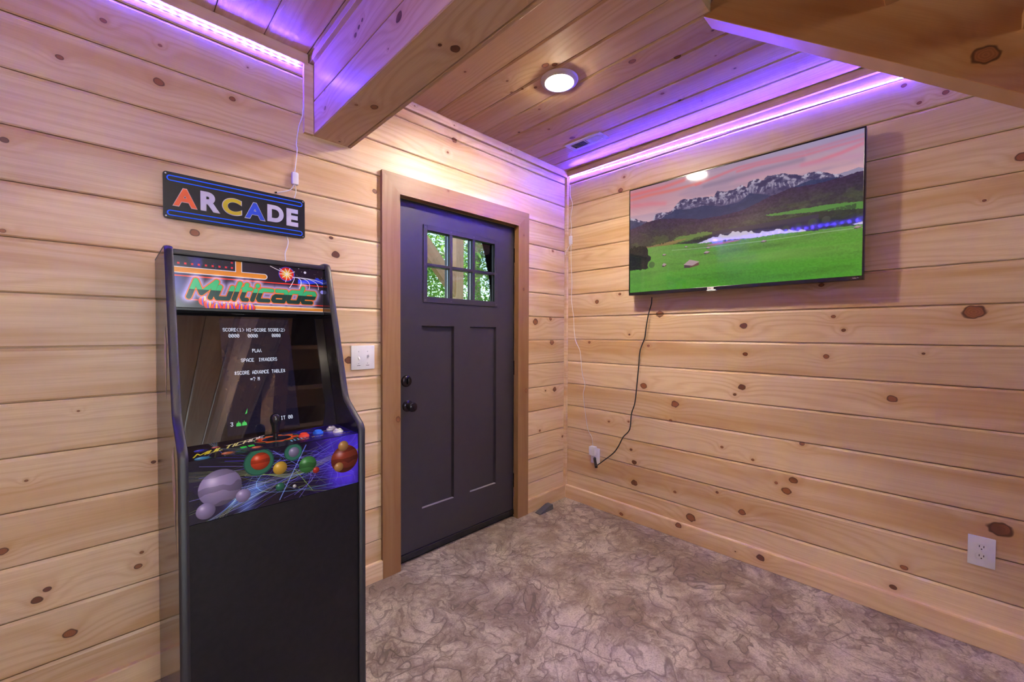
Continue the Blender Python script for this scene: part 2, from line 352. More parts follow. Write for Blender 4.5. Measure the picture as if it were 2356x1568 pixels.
# back and far side walls (behind the viewer)
m = MB()
WX0, WX1, WZ0, WZ1 = -3.2, -1.9, .9, 2.1
m.box(XW-.15, WX0, YB-.15, YB, 0, ZC); m.box(WX1, .25, YB-.15, YB, 0, ZC); m.box(WX0, WX1, YB-.15, YB, 0, WZ0); m.box(WX0, WX1, YB-.15, YB, WZ1, ZC)
m.build('wall_back', PINE)['kind'] = 'structure'
MB().box(XW-.15, XW, YB-.15, .17, 0, ZC).build('wall_side', PINE)['kind'] = 'structure'
w2 = empty('window_1', ((WX0+WX1)/2, YB, WZ0), kind='structure')
m = MB()
for (a, b, c, d) in ((WX0, WX0+.06, WZ0, WZ1), (WX1-.06, WX1, WZ0, WZ1), (WX0, WX1, WZ0, WZ0+.06), (WX0, WX1, WZ1-.06, WZ1), ((WX0+WX1)/2-.03, (WX0+WX1)/2+.03, WZ0, WZ1)):
    m.box(a, b, YB-.1, YB-.04, c, d)
m.build('window_frame', WHITEM, w2)
for (a, b) in ((WX0+.06, (WX0+WX1)/2-.03), ((WX0+WX1)/2+.03, WX1-.06)):
    MB().box(a, b, YB-.075, YB-.07, WZ0+.06, WZ1-.06).build('window_pane', GLASS, w2)
ad = bpy.data.lights.new('window_daylight', 'AREA'); ad.shape = 'RECTANGLE'; ad.size = WX1-WX0-.15; ad.size_y = WZ1-WZ0-.15; ad.energy = WIN_E; ad.color = (.92, .95, 1.0)
ao = bpy.data.objects.new('window_daylight', ad); COL.objects.link(ao); ao.location = ((WX0+WX1)/2, YB-.12, (WZ0+WZ1)/2); ao.rotation_euler = (math.radians(90), 0, 0)

# ceiling with the stairwell opening
SX0, SX1, SY = -1.735, -.785, -1.405
cz = ZC+TH
m = MB(); m.box(XW, SX0, YB, .17, cz, cz+.22); m.box(SX1, .17, YB, .17, cz, cz+.22); m.box(SX0, SX1, SY, .17, cz, cz+.22); m.box(SX0, SX1, YB, -4.6, cz, cz+.22)
ce = m.build('ceiling', PINE_C); ce['kind'] = 'structure'
CK = [-.197+.175, -.197, -.371, -.550, -.7255, -.893, -1.063, -1.241, -1.417, -1.592]
while CK[-1] > XW: CK.append(CK[-1]-BW)
CK[0] = 0.0
rows = []
for i in range(len(CK)-1):
    x1, x0 = CK[i], max(CK[i+1], XW)
    if i == 0: pass
    rows.append((x0, x1))
rows = [(-.022, 0.0)]+[(-.197, -.022)]+rows[1:]
def cplank(x0, x1, ya, yb):
    if x1-x0 < .012 or ya-yb < .02: return
    ks = pick(KC, lambda v: 0, lambda v: 0, 0, 0) if False else []
    for (a, c, r) in KC:
        la, lc = ya-c, x1-a
        if -r < la < ya-yb and -r*.6 < lc < (x1-x0)+r*.6: ks.append((la, lc, r))
    if not ks and x1 < -1.95: ks = [(RND.uniform(.1, 1.5), RND.uniform(.02, .15), RND.uniform(.006, .014)) for _ in range(2)]
    plank('plank', ce, (x1, ya, ZC), (0, -1, 0), (0, 0, -1), ya-yb, x1-x0, TH, PINE_C, knots=ks)
for (x0, x1) in rows:
    if x0 >= SX1 or x1 <= SX0: cplank(x0, x1, 0, YB)
    else:
        cplank(x0, x1, 0, SY)
        if x1 > SX1: cplank(SX1, x1, SY, YB)
        if x0 < SX0: cplank(x0, SX0, SY, YB)
# stairwell lining above the ceiling
m = MB(); zt = 5.0; zb_ = cz+.22
m.box(SX0-.1, SX0, -4.6, SY, zb_, zt); m.box(SX1, SX1+.1, -4.6, SY, zb_, zt); m.box(SX0-.1, SX1+.1, SY, SY+.1, zb_, zt); m.box(SX0-.1, SX1+.1, -4.7, -4.6, zb_, zt); m.box(SX0-.1, SX1+.1, -4.7, SY+.1, zt, zt+.1)
m.build('wall_stairwell', PINE)['kind'] = 'structure'

# trims: ceiling trims, corner post trim, baseboards
n_tr = [0]
def trim(org, X, N, L, w, t, mat=TRIMW, bev=.0025, knots=(), nm=None):
    n_tr[0] += 1
    o = plank(nm or 'trim_%d' % n_tr[0], None, org, X, N, L, w, t, mat, bev=bev, knots=knots, gap=0); o['kind'] = 'structure'; return o
trim((-1.735, -.02, 2.535), (1, 0, 0), (0, -1, 0), 1.735-.022, ZC-2.535, .02, knots=[(.35, .03, .004), (.62, .02, .004), (1.1, .02, .0035)])
trim((XW, -.02, 2.535), (1, 0, 0), (0, -1, 0), -1.94-XW, ZC-2.535, .02)
trim((-.02, -.022, 2.542), (0, -1, 0), (-1, 0, 0), -YB-.022, ZC-2.542, .02)
trim((-.022, -.022, 0.0), (1, 0, 0), (0, -1, 0), .022, ZC, .022, bev=.002)
trim((-.458, -.02, 0), (1, 0, 0), (0, -1, 0), .458-.022, .098, .02, BASEW, bev=.005, nm='baseboard_left')
trim((XW, -.02, 0), (1, 0, 0), (0, -1, 0), -1.58-XW, .098, .02, BASEW, bev=.005, nm='baseboard_far')
trim((-.02, -.022, 0), (0, -1, 0), (-1, 0, 0), -YB-.022,   .103, .02, BASEW, bev=.005, knots=[(.91, .084, .021), (1.373, .06, .022), (.5, .026, .015), (1.244, .045, .005)], nm='baseboard_right')

# ---------------------------------------------------------------- door
casing = empty('trim_20', (-1.02, 0, 0), kind='structure')
cw = .105
def casing_leg(x0, x1, inner_right):
    # mitred top
    a, b = (x0, x1)
    zi, zo = 2.058, 2.163
    poly = [(a, 0), (b, 0), (b, zi if inner_right else zo), (a, zo if inner_right else zi)]
    mm = MB(); mm.prism(poly, lambda p: (p[0], -.022, p[1]), lambda p: (p[0], TH, p[1])); return mm
def swap_local(o, X, Z, org):
    """re-express a mesh in board-local axes (x along the grain, z across) so that the grain follows the board"""
    X = Vector(X).normalized(); Z = Vector(Z).normalized(); Y = Z.cross(X); base = root_loc(o.parent) if o.parent else Vector(o.location)
    Mx = Matrix(((X.x, Y.x, Z.x, 0), (X.y, Y.y, Z.y, 0), (X.z, Y.z, Z.z, 0), (0, 0, 0, 1))); Mx.translation = Vector(org)-base
    o.data.transform(Mx.inverted()); o.matrix_local = Mx; return o
o = casing_leg(-1.580, -1.475, True).build('casing_board', CASEW, casing); swap_local(o, (0, 0, 1), (1, 0, 0), (-1.58, -.022, 0)); o['k0'] = (.84, .09, .012)
o = casing_leg(-.562, -.457, False).build('casing_board', CASEW, casing); swap_local(o, (0, 0, 1), (1, 0, 0), (-.562, -.022, 0)); o['k0'] = (1.62, .05, .008); o['k1'] = (.9, .08, .01); o['k2'] = (2.0, .05, .005)
mm = MB(); mm.prism([(-1.475, 2.058), (-.562, 2.058), (-.457, 2.163), (-1.580, 2.163)], lambda p: (p[0], -.022, p[1]), lambda p: (p[0], TH, p[1]))
o = mm.build('casing_board', CASEW, casing); swap_local(o, (1, 0, 0), (0, 0, 1), (-1.58, -.022, 2.058)); o['k0'] = (.42, .095, .005)
# jambs
SY0 = .035   # face plane of the slab
mm = MB(); mm.box(-1.498, -1.472, 0, .17, 0, DZ1+.02); mm.build('jamb', TRIMW, casing)
mm = MB(); mm.box(-.548, -.53, 0, .17, 0, DZ1+.02); mm.build('jamb', TRIMW, casing)
mm = MB(); mm.box(-1.498, -.53, 0, .17, 2.062, DZ1+.02); mm.build('jamb', TRIMW, casing)
mm = MB(); mm.box(-1.472, -.548, SY0+.006, .17, 0, .012); mm.build('threshold', BRONZE, casing)

door = empty('door_1', (-1.01, SY0, 0), kind='structure')
dx0, dx1, dz0, dz1 = -1.469, -.551, .016, 2.056
lx0, lx1, lz0, lz1 = -1.272, -.741, 1.523, 1.911     # glazed opening
pz0, pz1 = .277, 1.351
pl = [(-1.306, -1.075), (-.948, -.721)]
t0, t1 = SY0, SY0+.044
m = MB()
# frame members around the openings (front face SY0)
xs = sorted([dx0, dx1, lx0, lx1]+[a for p in pl for a in p])
def solid(a, b, c, d, y=t0): m.box(a, b, y, t1, c, d)
solid(dx0, dx1, lz1, dz1); solid(dx0, lx0, lz0, lz1); solid(lx1, dx1, lz0, lz1)
solid(dx0, dx1, pz1, lz0); solid(dx0, dx1, dz0, pz0)
solid(dx0, pl[0][0], pz0, pz1); solid(pl[0][1], pl[1][0], pz0, pz1); solid(pl[1][1], dx1, pz0, pz1)
m.build('slab', DOORM, door)
for (a, b) in pl:
    mm = MB(); mm.box(a, b, t0+.018, t1, pz0, pz1); mm.build('panel', DOORM, door)
    # bevelled sticking round the recess
    s = .006; mm = MB()
    P = [(a, pz0), (b, pz0), (b, pz1), (a, pz1)]; Q = [(a+s, pz0+s), (b-s, pz0+s), (b-s, pz1-s), (a+s, pz1-s)]
    mm.add([(p[0], t0, p[1]) for p in P]+[(q[0], t0+.0178, q[1]) for q in Q]+[(p[0], t0+.0178, p[1]) for p in P], [(i, (i+1) % 4, 4+(i+1) % 4, 4+i) for i in range(4)]+[(i, (i+1) % 4, 8+(i+1) % 4, 8+i) for i in range(4)])
    mm.build('panel_molding', DOORM, door)
    MB().box(a+.001, b-.001, t0+.0015, t0+.0178, pz0-.004, pz0+.0045).build('panel_ledge_highlight', LEDGE, door)  # added strip: highlight of the recess's lower edge put into its colour
lf = None
m = MB(); fo = .026
ox0, ox1, oz0, oz1 = lx0-fo, lx1+fo, lz0-.034, lz1+.03
for (a, b, c, d) in ((ox0, lx0, oz0, oz1), (lx1, ox1, oz0, oz1), (lx0, lx1, oz0, lz0), (lx0, lx1, lz1, oz1)): m.box(a, b, t0-.006, t0+.01, c, d, .0015)
lf = m.build('lite_frame', DOORM, door)
cols = [(-1.272, -1.111), (-1.091, -.931), (-.912, -.741)]; rws = [(1.523, 1.703), (1.719, 1.911)]
for (a, b) in ((-1.111, -1.091), (-.931, -.912)):
    mm = MB(); mm.box(a, b, t0-.006, t0+.012, lz0, lz1, .0015); mm.build('muntin', DOORM, lf)
    mm = MB(); mm.box(a, b, t1-.012, t1+.006, lz0, lz1, .0015); mm.build('muntin', DOORM, lf)
mm = MB(); mm.box(lx0, lx1, t0-.0055, t0+.0115, 1.703, 1.719, .0015); mm.build('muntin', DOORM, lf)
mm = MB(); mm.box(lx0, lx1, t1-.0115, t1+.0055, 1.703, 1.719, .0015); mm.build('muntin', DOORM, lf)
for (a, b) in cols:
    for (c, d) in rws:
        mm = MB(); mm.box(a, b, t0+.02, t0+.024, c, d); mm.build('pane', GLASS, lf)
for (a, c) in ((ox0+.012, oz1-.014), (ox0+.012, oz0+.014), (-1.101, oz1-.014), (-.921, oz1-.014), (ox1-.012, oz0+.014), (-1.101, oz0+.014), (ox0+.012, 1.711), (ox1-.012, 1.711)):
    MB().lathe([(.0045, 0), (.0045, .0008)], (a, t0-.006, c), (0, -1, 0), 12).build('screw_plug', CLEARW, lf)
MB().box(dx0, dx1, t0-.012, t0+.004, .016, .052, .003).build('sweep', PLBLACK, door)
for z in (1.861, 1.064, .258):
    h = MB(); h.lathe([(.0075, -.05), (.0075, .05)], (-.546, t0-.008, z), (0, 0, 1), 14); h.lathe([(.005, .05), (.006, .054), (.004, .058)], (-.546, t0-.008, z), (0, 0, 1), 12)
    h.box(-.552, -.5485, t0-.004, t0+.03, z-.05, z+.05); h.build('hinge', BRONZE, door, smooth=True)
kb = MB(); kb.lathe([(.033, 0), (.033, .004), (.029, .009), (.017, .012), (.013, .018), (.012, .03), (.017, .036), (.025, .042), (.0275, .052), (.026, .062), (.019, .068), (.009, .0685), (.001, .068)], (-1.400, t0, .895), (0, -1, 0), 40)
kn = kb.build('knob', BRONZE, door, smooth=True)
kb = MB(); kb.box(-1.402, -1.398, t0-.071, t0-.066, .888, .902, .0008); kb.build('turn_button', BRONZE, kn)
db = MB(); db.lathe([(.033, 0), (.033, .005), (.029, .012), (.024, .015), (.001, .0155)], (-1.408, t0, 1.037), (0, -1, 0), 40); d_ = db.build('deadbolt', BRONZE, door, smooth=True)
db = MB(); db.box(-1.412, -1.404, t0-.032, t0-.012, 1.020, 1.054, .003); db.build('thumb_turn', BRONZE, d_, smooth=True)

# ---------------------------------------------------------------- ceiling beam
beam = empty('ceiling_beam', (-1.83, 0, 2.229), 'boxed pine beam dropping from the ceiling between sign and door', 'beam')
BY = -5.75
plank('soffit_board', beam, (-1.752, 0, 2.229), (0, -1, 0), (0, 0, -1), -BY, .163, .019, PINE_B, bev=.002, knots=[(.434, .07, .019), (.943, .041, .02), (.398, .129, .009), (.923, .086, .008), (.03, .05, .006)])
# left face boards: N=-x, X=-y, Z=+z
plank('side_board', beam, (-1.915, 0, 2.231), (0, -1, 0), (-1, 0, 0), -BY, .152, .019, PINE_B, bev=.004, knots=[(.802, .111, .021), (.156, .066, .011), (.152, .146, .008), (.729, .043, .004)])
plank('side_board', beam, (-1.915, 0, 2.383), (0, -1, 0), (-1, 0, 0), -BY, .2, .019, PINE_B, bev=.004, knots=[(.47, .07, .012), (.50, .085, .01), (.53, .095, .009)])
# right face boards: N=+x, X=+y, Z=+z
plank('side_board', beam, (-1.752, BY, 2.231), (0, 1, 0), (1, 0, 0), -BY, .152, .019, PINE_B, bev=.004)
plank('side_board', beam, (-1.752, BY, 2.383), (0, 1, 0), (1, 0, 0), -BY, .2, .019, PINE_B, bev=.004)
# lip along the right lower edge, small trims along ceiling and wall on the left
plank('lip_trim', beam, (-1.735, -.001, 2.226), (0, -1, 0), (0, 0, -1), -BY, .017, .05, TRIMW, bev=.0015)
plank('ceiling_trim', beam, (-1.933, -.0, 2.548), (0, -1, 0), (-1, 0, 0), -BY, ZC-2.548, .018, TRIMW, bev=.002)
plank('wall_trim', beam, (-1.957, -.019, 2.226), (1, 0, 0), (0, -1, 0), .040, 2.548-2.226, .019, TRIMW, bev=.002)

# ---------------------------------------------------------------- staircase
st = empty('staircase', (-1.2, -2.9, 0), 'open timber staircase with thick stringer overhead at upper right', 'stairs')
SL = .786; th = math.atan(SL); cs, sn = math.cos(th), math.sin(th)
LS = 2.583/sn-.02
# right stringer: inner face x=-.887 looks to -x
plank('stringer', st, (-.887, -1.378, 2.583), (0, -cs, -sn), (-1, 0, 0), LS, .33, .092, STAIRW, bev=.003, knots=[(.905, .063, .032), (.98, .10, .012), (.5, .2, .006)])
# left stringer: face looks to +x
plank('stringer', st, (-1.64, -1.378-LS*cs, 2.583-LS*sn), (0, cs, sn), (1, 0, 0), LS, .33, .09, STAIRW, bev=.003)
for k in range(0, 11):
    zb2 = 2.319-.211*k; yb2 = -1.921-.268*k
    if zb2 < .1: break
    o = MB().box(-1.645, -.882, yb2-.30, yb2, zb2, zb2+.042, .004).build('tread', STAIRW, st)

# ---------------------------------------------------------------- painting helpers (flat prints and screens)
def s2l(c):
    c = np.clip(c, 0, 1); return np.where(c <= .04045, c/12.92, ((c+.055)/1.055)**2.4)
def vnoise(X, Y, seed):
    rs = np.random.RandomState(seed); T = rs.rand(256, 256)
    xi = np.floor(X).astype(int); yi = np.floor(Y).astype(int); fx = X-xi; fy = Y-yi
    fx = fx*fx*(3-2*fx); fy = fy*fy*(3-2*fy)
    a = T[yi % 256, xi % 256]; b = T[yi % 256, (xi+1) % 256]; c = T[(yi+1) % 256, xi % 256]; d = T[(yi+1) % 256, (xi+1) % 256]
    return (a*(1-fx)+b*fx)*(1-fy)+(c*(1-fx)+d*fx)*fy
def fbm(X, Y, seed, oct=4):
    s = 0; a = .5
    for i in range(oct): s = s+a*vnoise(X*2**i, Y*2**i, seed+i); a *= .5
    return s/(1-.5**oct)
def sst(a, b, x):
    t = np.clip((x-a)/(b-a), 0, 1); return t*t*(3-2*t)
class Canvas:
    """colours for a flat print: x runs 0..asp, y runs 0 (top) .. 1 (bottom)"""
    def __init__(s, nu, nv, asp, col):
        s.nu, s.nv, s.asp = nu, nv, asp
        s.X, s.Y = np.meshgrid(np.linspace(0, asp, nu), np.linspace(0, 1, nv)); s.I = np.empty((nv, nu, 3)); s.I[:] = np.array(col)/255.; s.px = 1.0/nv
    def blend(s, m, col):
        c = np.array(col)/255. if isinstance(col, tuple) else col
        s.I = s.I*(1-m[..., None])+c*m[..., None]
    def add(s, m, col): s.I = np.clip(s.I+m[..., None]*np.array(col)/255., 0, 1)
    def dist(s, pts):
        D = np.full(s.X.shape, 9.)
        for (a, b), (c, d) in zip(pts[:-1], pts[1:]):
            dx, dy = c-a, d-b; L = dx*dx+dy*dy+1e-12
            t = np.clip(((s.X-a)*dx+(s.Y-b)*dy)/L, 0, 1); D = np.minimum(D, np.hypot(s.X-a-t*dx, s.Y-b-t*dy))
        return D
    def line(s, pts, w, col, al=1.0): s.blend(sst(w/2+s.px*.7, w/2-s.px*.7, s.dist(pts))*al, col)
    def glow(s, pts, w, col, al=1.0): s.add(np.exp(-(s.dist(pts)/w)**2)*al, col)
    def poly(s, P, col, al=1.0, wob=None):
        X, Y = (s.X, s.Y) if wob is None else (s.X+wob, s.Y+wob); ins = np.zeros(X.shape, bool); n = len(P)
        for i in range(n):
            (x1, y1), (x2, y2) = P[i], P[(i+1) % n]
            if y1 == y2: continue
            ins ^= ((y1 > Y) != (y2 > Y)) & (X < (x2-x1)*(Y-y1)/(y2-y1)+x1)
        s.blend(ins*al, col)
    def disc(s, x, y, r, col, al=1.0, sy=1.0): s.blend(sst(r+s.px*.7, r-s.px*.7, np.hypot(s.X-x, (s.Y-y)/sy))*al, col)
    def ball(s, x, y, r, col, hi=(255, 255, 255), seed=1, bands=0):
        d = np.hypot(s.X-x, s.Y-y)/r; msk = sst(1+s.px/r, 1-s.px/r, d)
        sh = 1-.55*np.clip(np.hypot(s.X-x+r*.35, s.Y-y+r*.4)/(1.7*r), 0, 1)
        c = np.array(col)/255.*sh[..., None]
        if bands: c = c*(1-.22*(np.sin((s.Y-y)/r*bands+2*vnoise(s.X*9, s.Y*9, seed)) > .2))[..., None]
        s.blend(msk, c)
        s.blend(np.exp(-(np.hypot(s.X-x+r*.38, s.Y-y+r*.42)/(r*.22))**2)*.5*msk, hi)
    def mesh(s, name, mat, parent, O, U, V):
        """O top-left corner, U / V full-size edge vectors (right, down)"""
        base = root_loc(parent); O = Vector(O)-base; U = Vector(U); V = Vector(V)
        uu, vv = np.meshgrid(np.linspace(0, 1, s.nu), np.linspace(0, 1, s.nv))
        co = np.array(O)[None, None]+uu[..., None]*np.array(U)+vv[..., None]*np.array(V)
        n = s.nu*s.nv; idx = np.arange(n).reshape(s.nv, s.nu)
        q = np.stack([idx[:-1, :-1], idx[1:, :-1], idx[1:, 1:], idx[:-1, 1:]], -1).reshape(-1, 4); nf = len(q)
        me = bpy.data.meshes.new(name); me.vertices.add(n); me.vertices.foreach_set('co', co.reshape(-1).astype(np.float32))
        me.loops.add(nf*4); me.loops.foreach_set('vertex_index', q.reshape(-1).astype(np.int32))
        me.polygons.add(nf); me.polygons.foreach_set('loop_start', np.arange(0, nf*4, 4, dtype=np.int32))
        try: me.polygons.foreach_set('loop_total', np.full(nf, 4, dtype=np.int32))
        except Exception: pass
        me.update(); me.validate()
        at = me.color_attributes.new('Col', 'FLOAT_COLOR', 'POINT')
        rgba = np.ones((n, 4), np.float32); rgba[:, :3] = s2l(s.I).reshape(-1, 3); at.data.foreach_set('color', rgba.reshape(-1))
        me.materials.append(mat); o = bpy.data.objects.new(name, me); COL.objects.link(o); o.parent = parent; return o

# ---------------------------------------------------------------- lettering helpers
PIX = {'S':'01110 10001 10000 01110 00001 10001 01110','C':'01110 10001 10000 10000 10000 10001 01110','O':'01110 10001 10001 10001 10001 10001 01110','R':'11110 10001 10001 11110 10100 10010 10001','E':'11111 10000 10000 11110 10000 10000 11111','<':'00010 00100 01000 10000 01000 00100 00010','>':'01000 00100 00010 00001 00010 00100 01000','1':'00100 01100 00100 00100 00100 00100 01110','2':'01110 10001 00001 00110 01000 10000 11111','3':'11111 00001 00010 00110 00001 10001 01110','0':'01110 10001 10011 10101 11001 10001 01110','H':'10001 10001 10001 11111 10001 10001 10001','I':'01110 00100 00100 00100 00100 00100 01110','-':'00000 00000 00000 11111 00000 00000 00000','P':'11110 10001 10001 11110 10000 10000 10000','L':'10000 10000 10000 10000 10000 10000 11111','A':'00100 01010 10001 10001 11111 10001 10001','y':'00100 00100 00100 00100 01010 10001 10001','N':'10001 11001 10101 10011 10001 10001 10001','V':'10001 10001 10001 10001 10001 01010 00100','D':'11110 10001 10001 10001 10001 10001 11110','T':'11111 00100 00100 00100 00100 00100 00100','B':'11110 10001 10001 11110 10001 10001 11110','*':'00100 10101 01110 00100 01110 10101 00100','=':'00000 00000 11111 00000 11111 00000 00000','?':'01110 10001 00001 00010 00100 00000 00100','M':'10001 11011 10101 10101 10001 10001 10001',' ':'00000 00000 00000 00000 00000 00000 00000'}
def pixel_text(name, txt, x0, x1, s_mid, h, frame, mat, parent):
    O, D, Nn = frame; n = len(txt); px = (x1-x0)/(n*6-1); py = h/7; m = MB()
    for i, ch in enumerate(txt):
        for r, row in enumerate(PIX[ch].split()):
            c = 0
            while c < 5:
                if row[c] == '1':
                    e = c
                    while e < 5 and row[e] == '1': e += 1
                    xa = x0+(i*6+c)*px; xb = x0+(i*6+e)*px; sa = s_mid-h/2+r*py; sb = sa+py
                    m.add([Vector((xa, O.y, O.z))+D*sb, Vector((xb, O.y, O.z))+D*sb, Vector((xb, O.y, O.z))+D*sa, Vector((xa, O.y, O.z))+D*sa], [(0, 1, 2, 3)]); c = e
                else: c += 1
    m.v = [tuple(Vector(v)+Nn*.0006) for v in m.v]
    return m.build(name, mat, parent)
def glyph_verts(txt, depth=0.0, off=0.0, bevel=0.0):
    cu = bpy.data.curves.new('t', 'FONT'); cu.body = txt; cu.extrude = depth; cu.offset = off; cu.bevel_depth = bevel
    ob = bpy.data.objects.new('t', cu); COL.objects.link(ob); dg = bpy.context.evaluated_depsgraph_get(); dg.update()
    me = bpy.data.meshes.new_from_object(ob.evaluated_get(dg)); vs = [v.co.copy() for v in me.vertices]; fs = [tuple(p.vertices) for p in me.polygons]
    bpy.data.objects.remove(ob); bpy.data.curves.remove(cu); bpy.data.meshes.remove(me); return vs, fs
def text_fit(m, txt, fn, w, h, depth, off=0.0):
    """adds text scaled to w x h; fn maps (x, y, z) of the text plane to world"""
    vs, fs = glyph_verts(txt, .05, off)
    xa = min(v.x for v in vs); xb = max(v.x for v in vs); ya = min(v.y for v in vs); yb = max(v.y for v in vs)
    m.add([fn((v.x-xa)/(xb-xa)*w, (v.y-ya)/(yb-ya)*h, (v.z+.05)/.1*depth) for v in vs], fs)

# stroke alphabet for printed lettering: polylines in a 0..1 box, y up
STK = {'M': (1.35, [[(0, 0), (0, 1), (.675, .25), (1.35, 1), (1.35, 0)]]), 'u': (.85, [[(0, .7), (0, .12), (.12, 0), (.85, 0), (.85, .7)], [(.85, 0), (.85, .7)]]), 'l': (.12, [[(.06, 0), (.06, 1)]]),
       't': (.5, [[(.12, .95), (.12, .12), (.24, 0), (.5, 0)], [(0, .68), (.5, .68)]]), 'i': (.12, [[(.06, 0), (.06, .64)], [(.06, .9), (.06, .95)]]), 'c': (.8, [[(.8, .68), (.1, .68), (0, .58), (0, .1), (.1, 0), (.8, 0)]]),
       'a': (.85, [[(.05, .68), (.75, .68), (.85, .58), (.85, 0)], [(.85, 0), (.1, 0), (0, .08), (0, .26), (.1, .34), (.85, .34)]]), 'd': (.85, [[(.85, 1), (.85, 0), (.1, 0), (0, .1), (0, .58), (.1, .68), (.85, .68)]]),
       'e': (.85, [[(0, .34), (.85, .34), (.85, .58), (.75, .68), (.1, .68), (0, .58), (0, .1), (.1, 0), (.8, 0)]]),
       'U': (.8, [[(0, 1), (0, 0), (.8, 0), (.8, 1)]]), 'L': (.7, [[(0, 1), (0, 0), (.7, 0)]]), 'T': (.8, [[(0, 1), (.8, 1)], [(.4, 1), (.4, 0)]]), 'I': (.1, [[(.05, 0), (.05, 1)]]), 'C': (.8, [[(.8, 1), (0, 1), (0, 0), (.8, 0)]]),
       'A': (.8, [[(0, 0), (0, 1), (.8, 1), (.8, 0)], [(0, .45), (.8, .45)]]), 'D': (.8, [[(0, 0), (0, 1), (.65, 1), (.8, .85), (.8, .15), (.65, 0), (0, 0)]]), 'E': (.7, [[(.7, 1), (0, 1), (0, 0), (.7, 0)], [(0, .5), (.6, .5)]]),
       'N': (.8, [[(0, 0), (0, 1), (.8, 0), (.8, 1)]])}
def stroke_word(txt, gap=.3):
    out = []; x = 0
    for ch in txt:
        w, st_ = STK[ch]; out += [[(x+a, b) for a, b in s_] for s_ in st_]; x += w+gap
    return out, x-gap

# ---------------------------------------------------------------- arcade cabinet
CX0, CX1 = -2.479, -1.984
cab = empty('arcade_cabinet', ((CX0+CX1)/2, -.36, 0), 'tall black upright arcade cabinet standing against the plank wall', 'arcade machine')
prof = [(-.03, 0), (-.69, 0), (-.69, .982), (-.684, .993), (-.674, 1.003), (-.575, 1.062), (-.562, 1.074), (-.552, 1.092), (-.445, 1.406), (-.392, 1.560), (-.384, 1.571), (-.370, 1.576), (-.03, 1.576)]
def profile_panel(xa, xb):
    return MB().prism(prof, lambda p: (xa, p[0], p[1]), lambda p: (xb, p[0], p[1]))
def molding(xa, xb):
    m = MB(); pts = prof[1:]; n = len(pts); e = .0022; bul = []
    for i, p in enumerate(pts):
        a = Vector(pts[max(i-1, 0)]); b = Vector(pts[min(i+1, n-1)]); t = (b-a).normalized(); nn = Vector((-t.y, t.x))
        if nn.x > 0 and i < n-2: nn = -nn
        if i >= n-2: nn = Vector((0, 1))
        bul.append(nn)
    sec = [(xa-.0008, 0.0), (xa+.001, e*.8), (xa+.006, e*1.5), (xb-.006, e*1.5), (xb-.001, e*.8), (xb+.0008, 0.0), (xb, -.004), (xa, -.004)]
    vs = []
    for p, nn in zip(pts, bul): vs += [(x, p[0]+nn.x*d, p[1]+nn.y*d) for x, d in sec]
    k = len(sec); fs = [(i*k+j, i*k+(j+1) % k, (i+1)*k+(j+1) % k, (i+1)*k+j) for i in range(n-1) for j in range(k)]
    return m.add(vs, fs)
ST = .0205
sides = []
for (a, b) in ((CX0, CX0+ST), (CX1-ST, CX1)):
    s_ = profile_panel(a, b).build('side_panel', BLACKSIDE, cab); sides.append(s_)
    mo = molding(a, b).build('edge_molding', MOLD, s_, smooth=True)
ix0, ix1 = CX0+ST, CX1-ST; IW = ix1-ix0
MB().box(ix0, ix1, -.045, -.03, .02, 1.56).build('back_panel', BLACK, cab)
MB().box(ix0, ix1, -.388, -.05, 1.552, 1.569, .003).build('top_panel', MOLD, cab, smooth=True)
MB().box(ix0, ix1, -.682, -.666, .07, .801).build('front_panel', BLACK, cab)
MB().box(ix0, ix1, -.64, -.62, 0, .07).build('kick_plate', BLACK, cab)
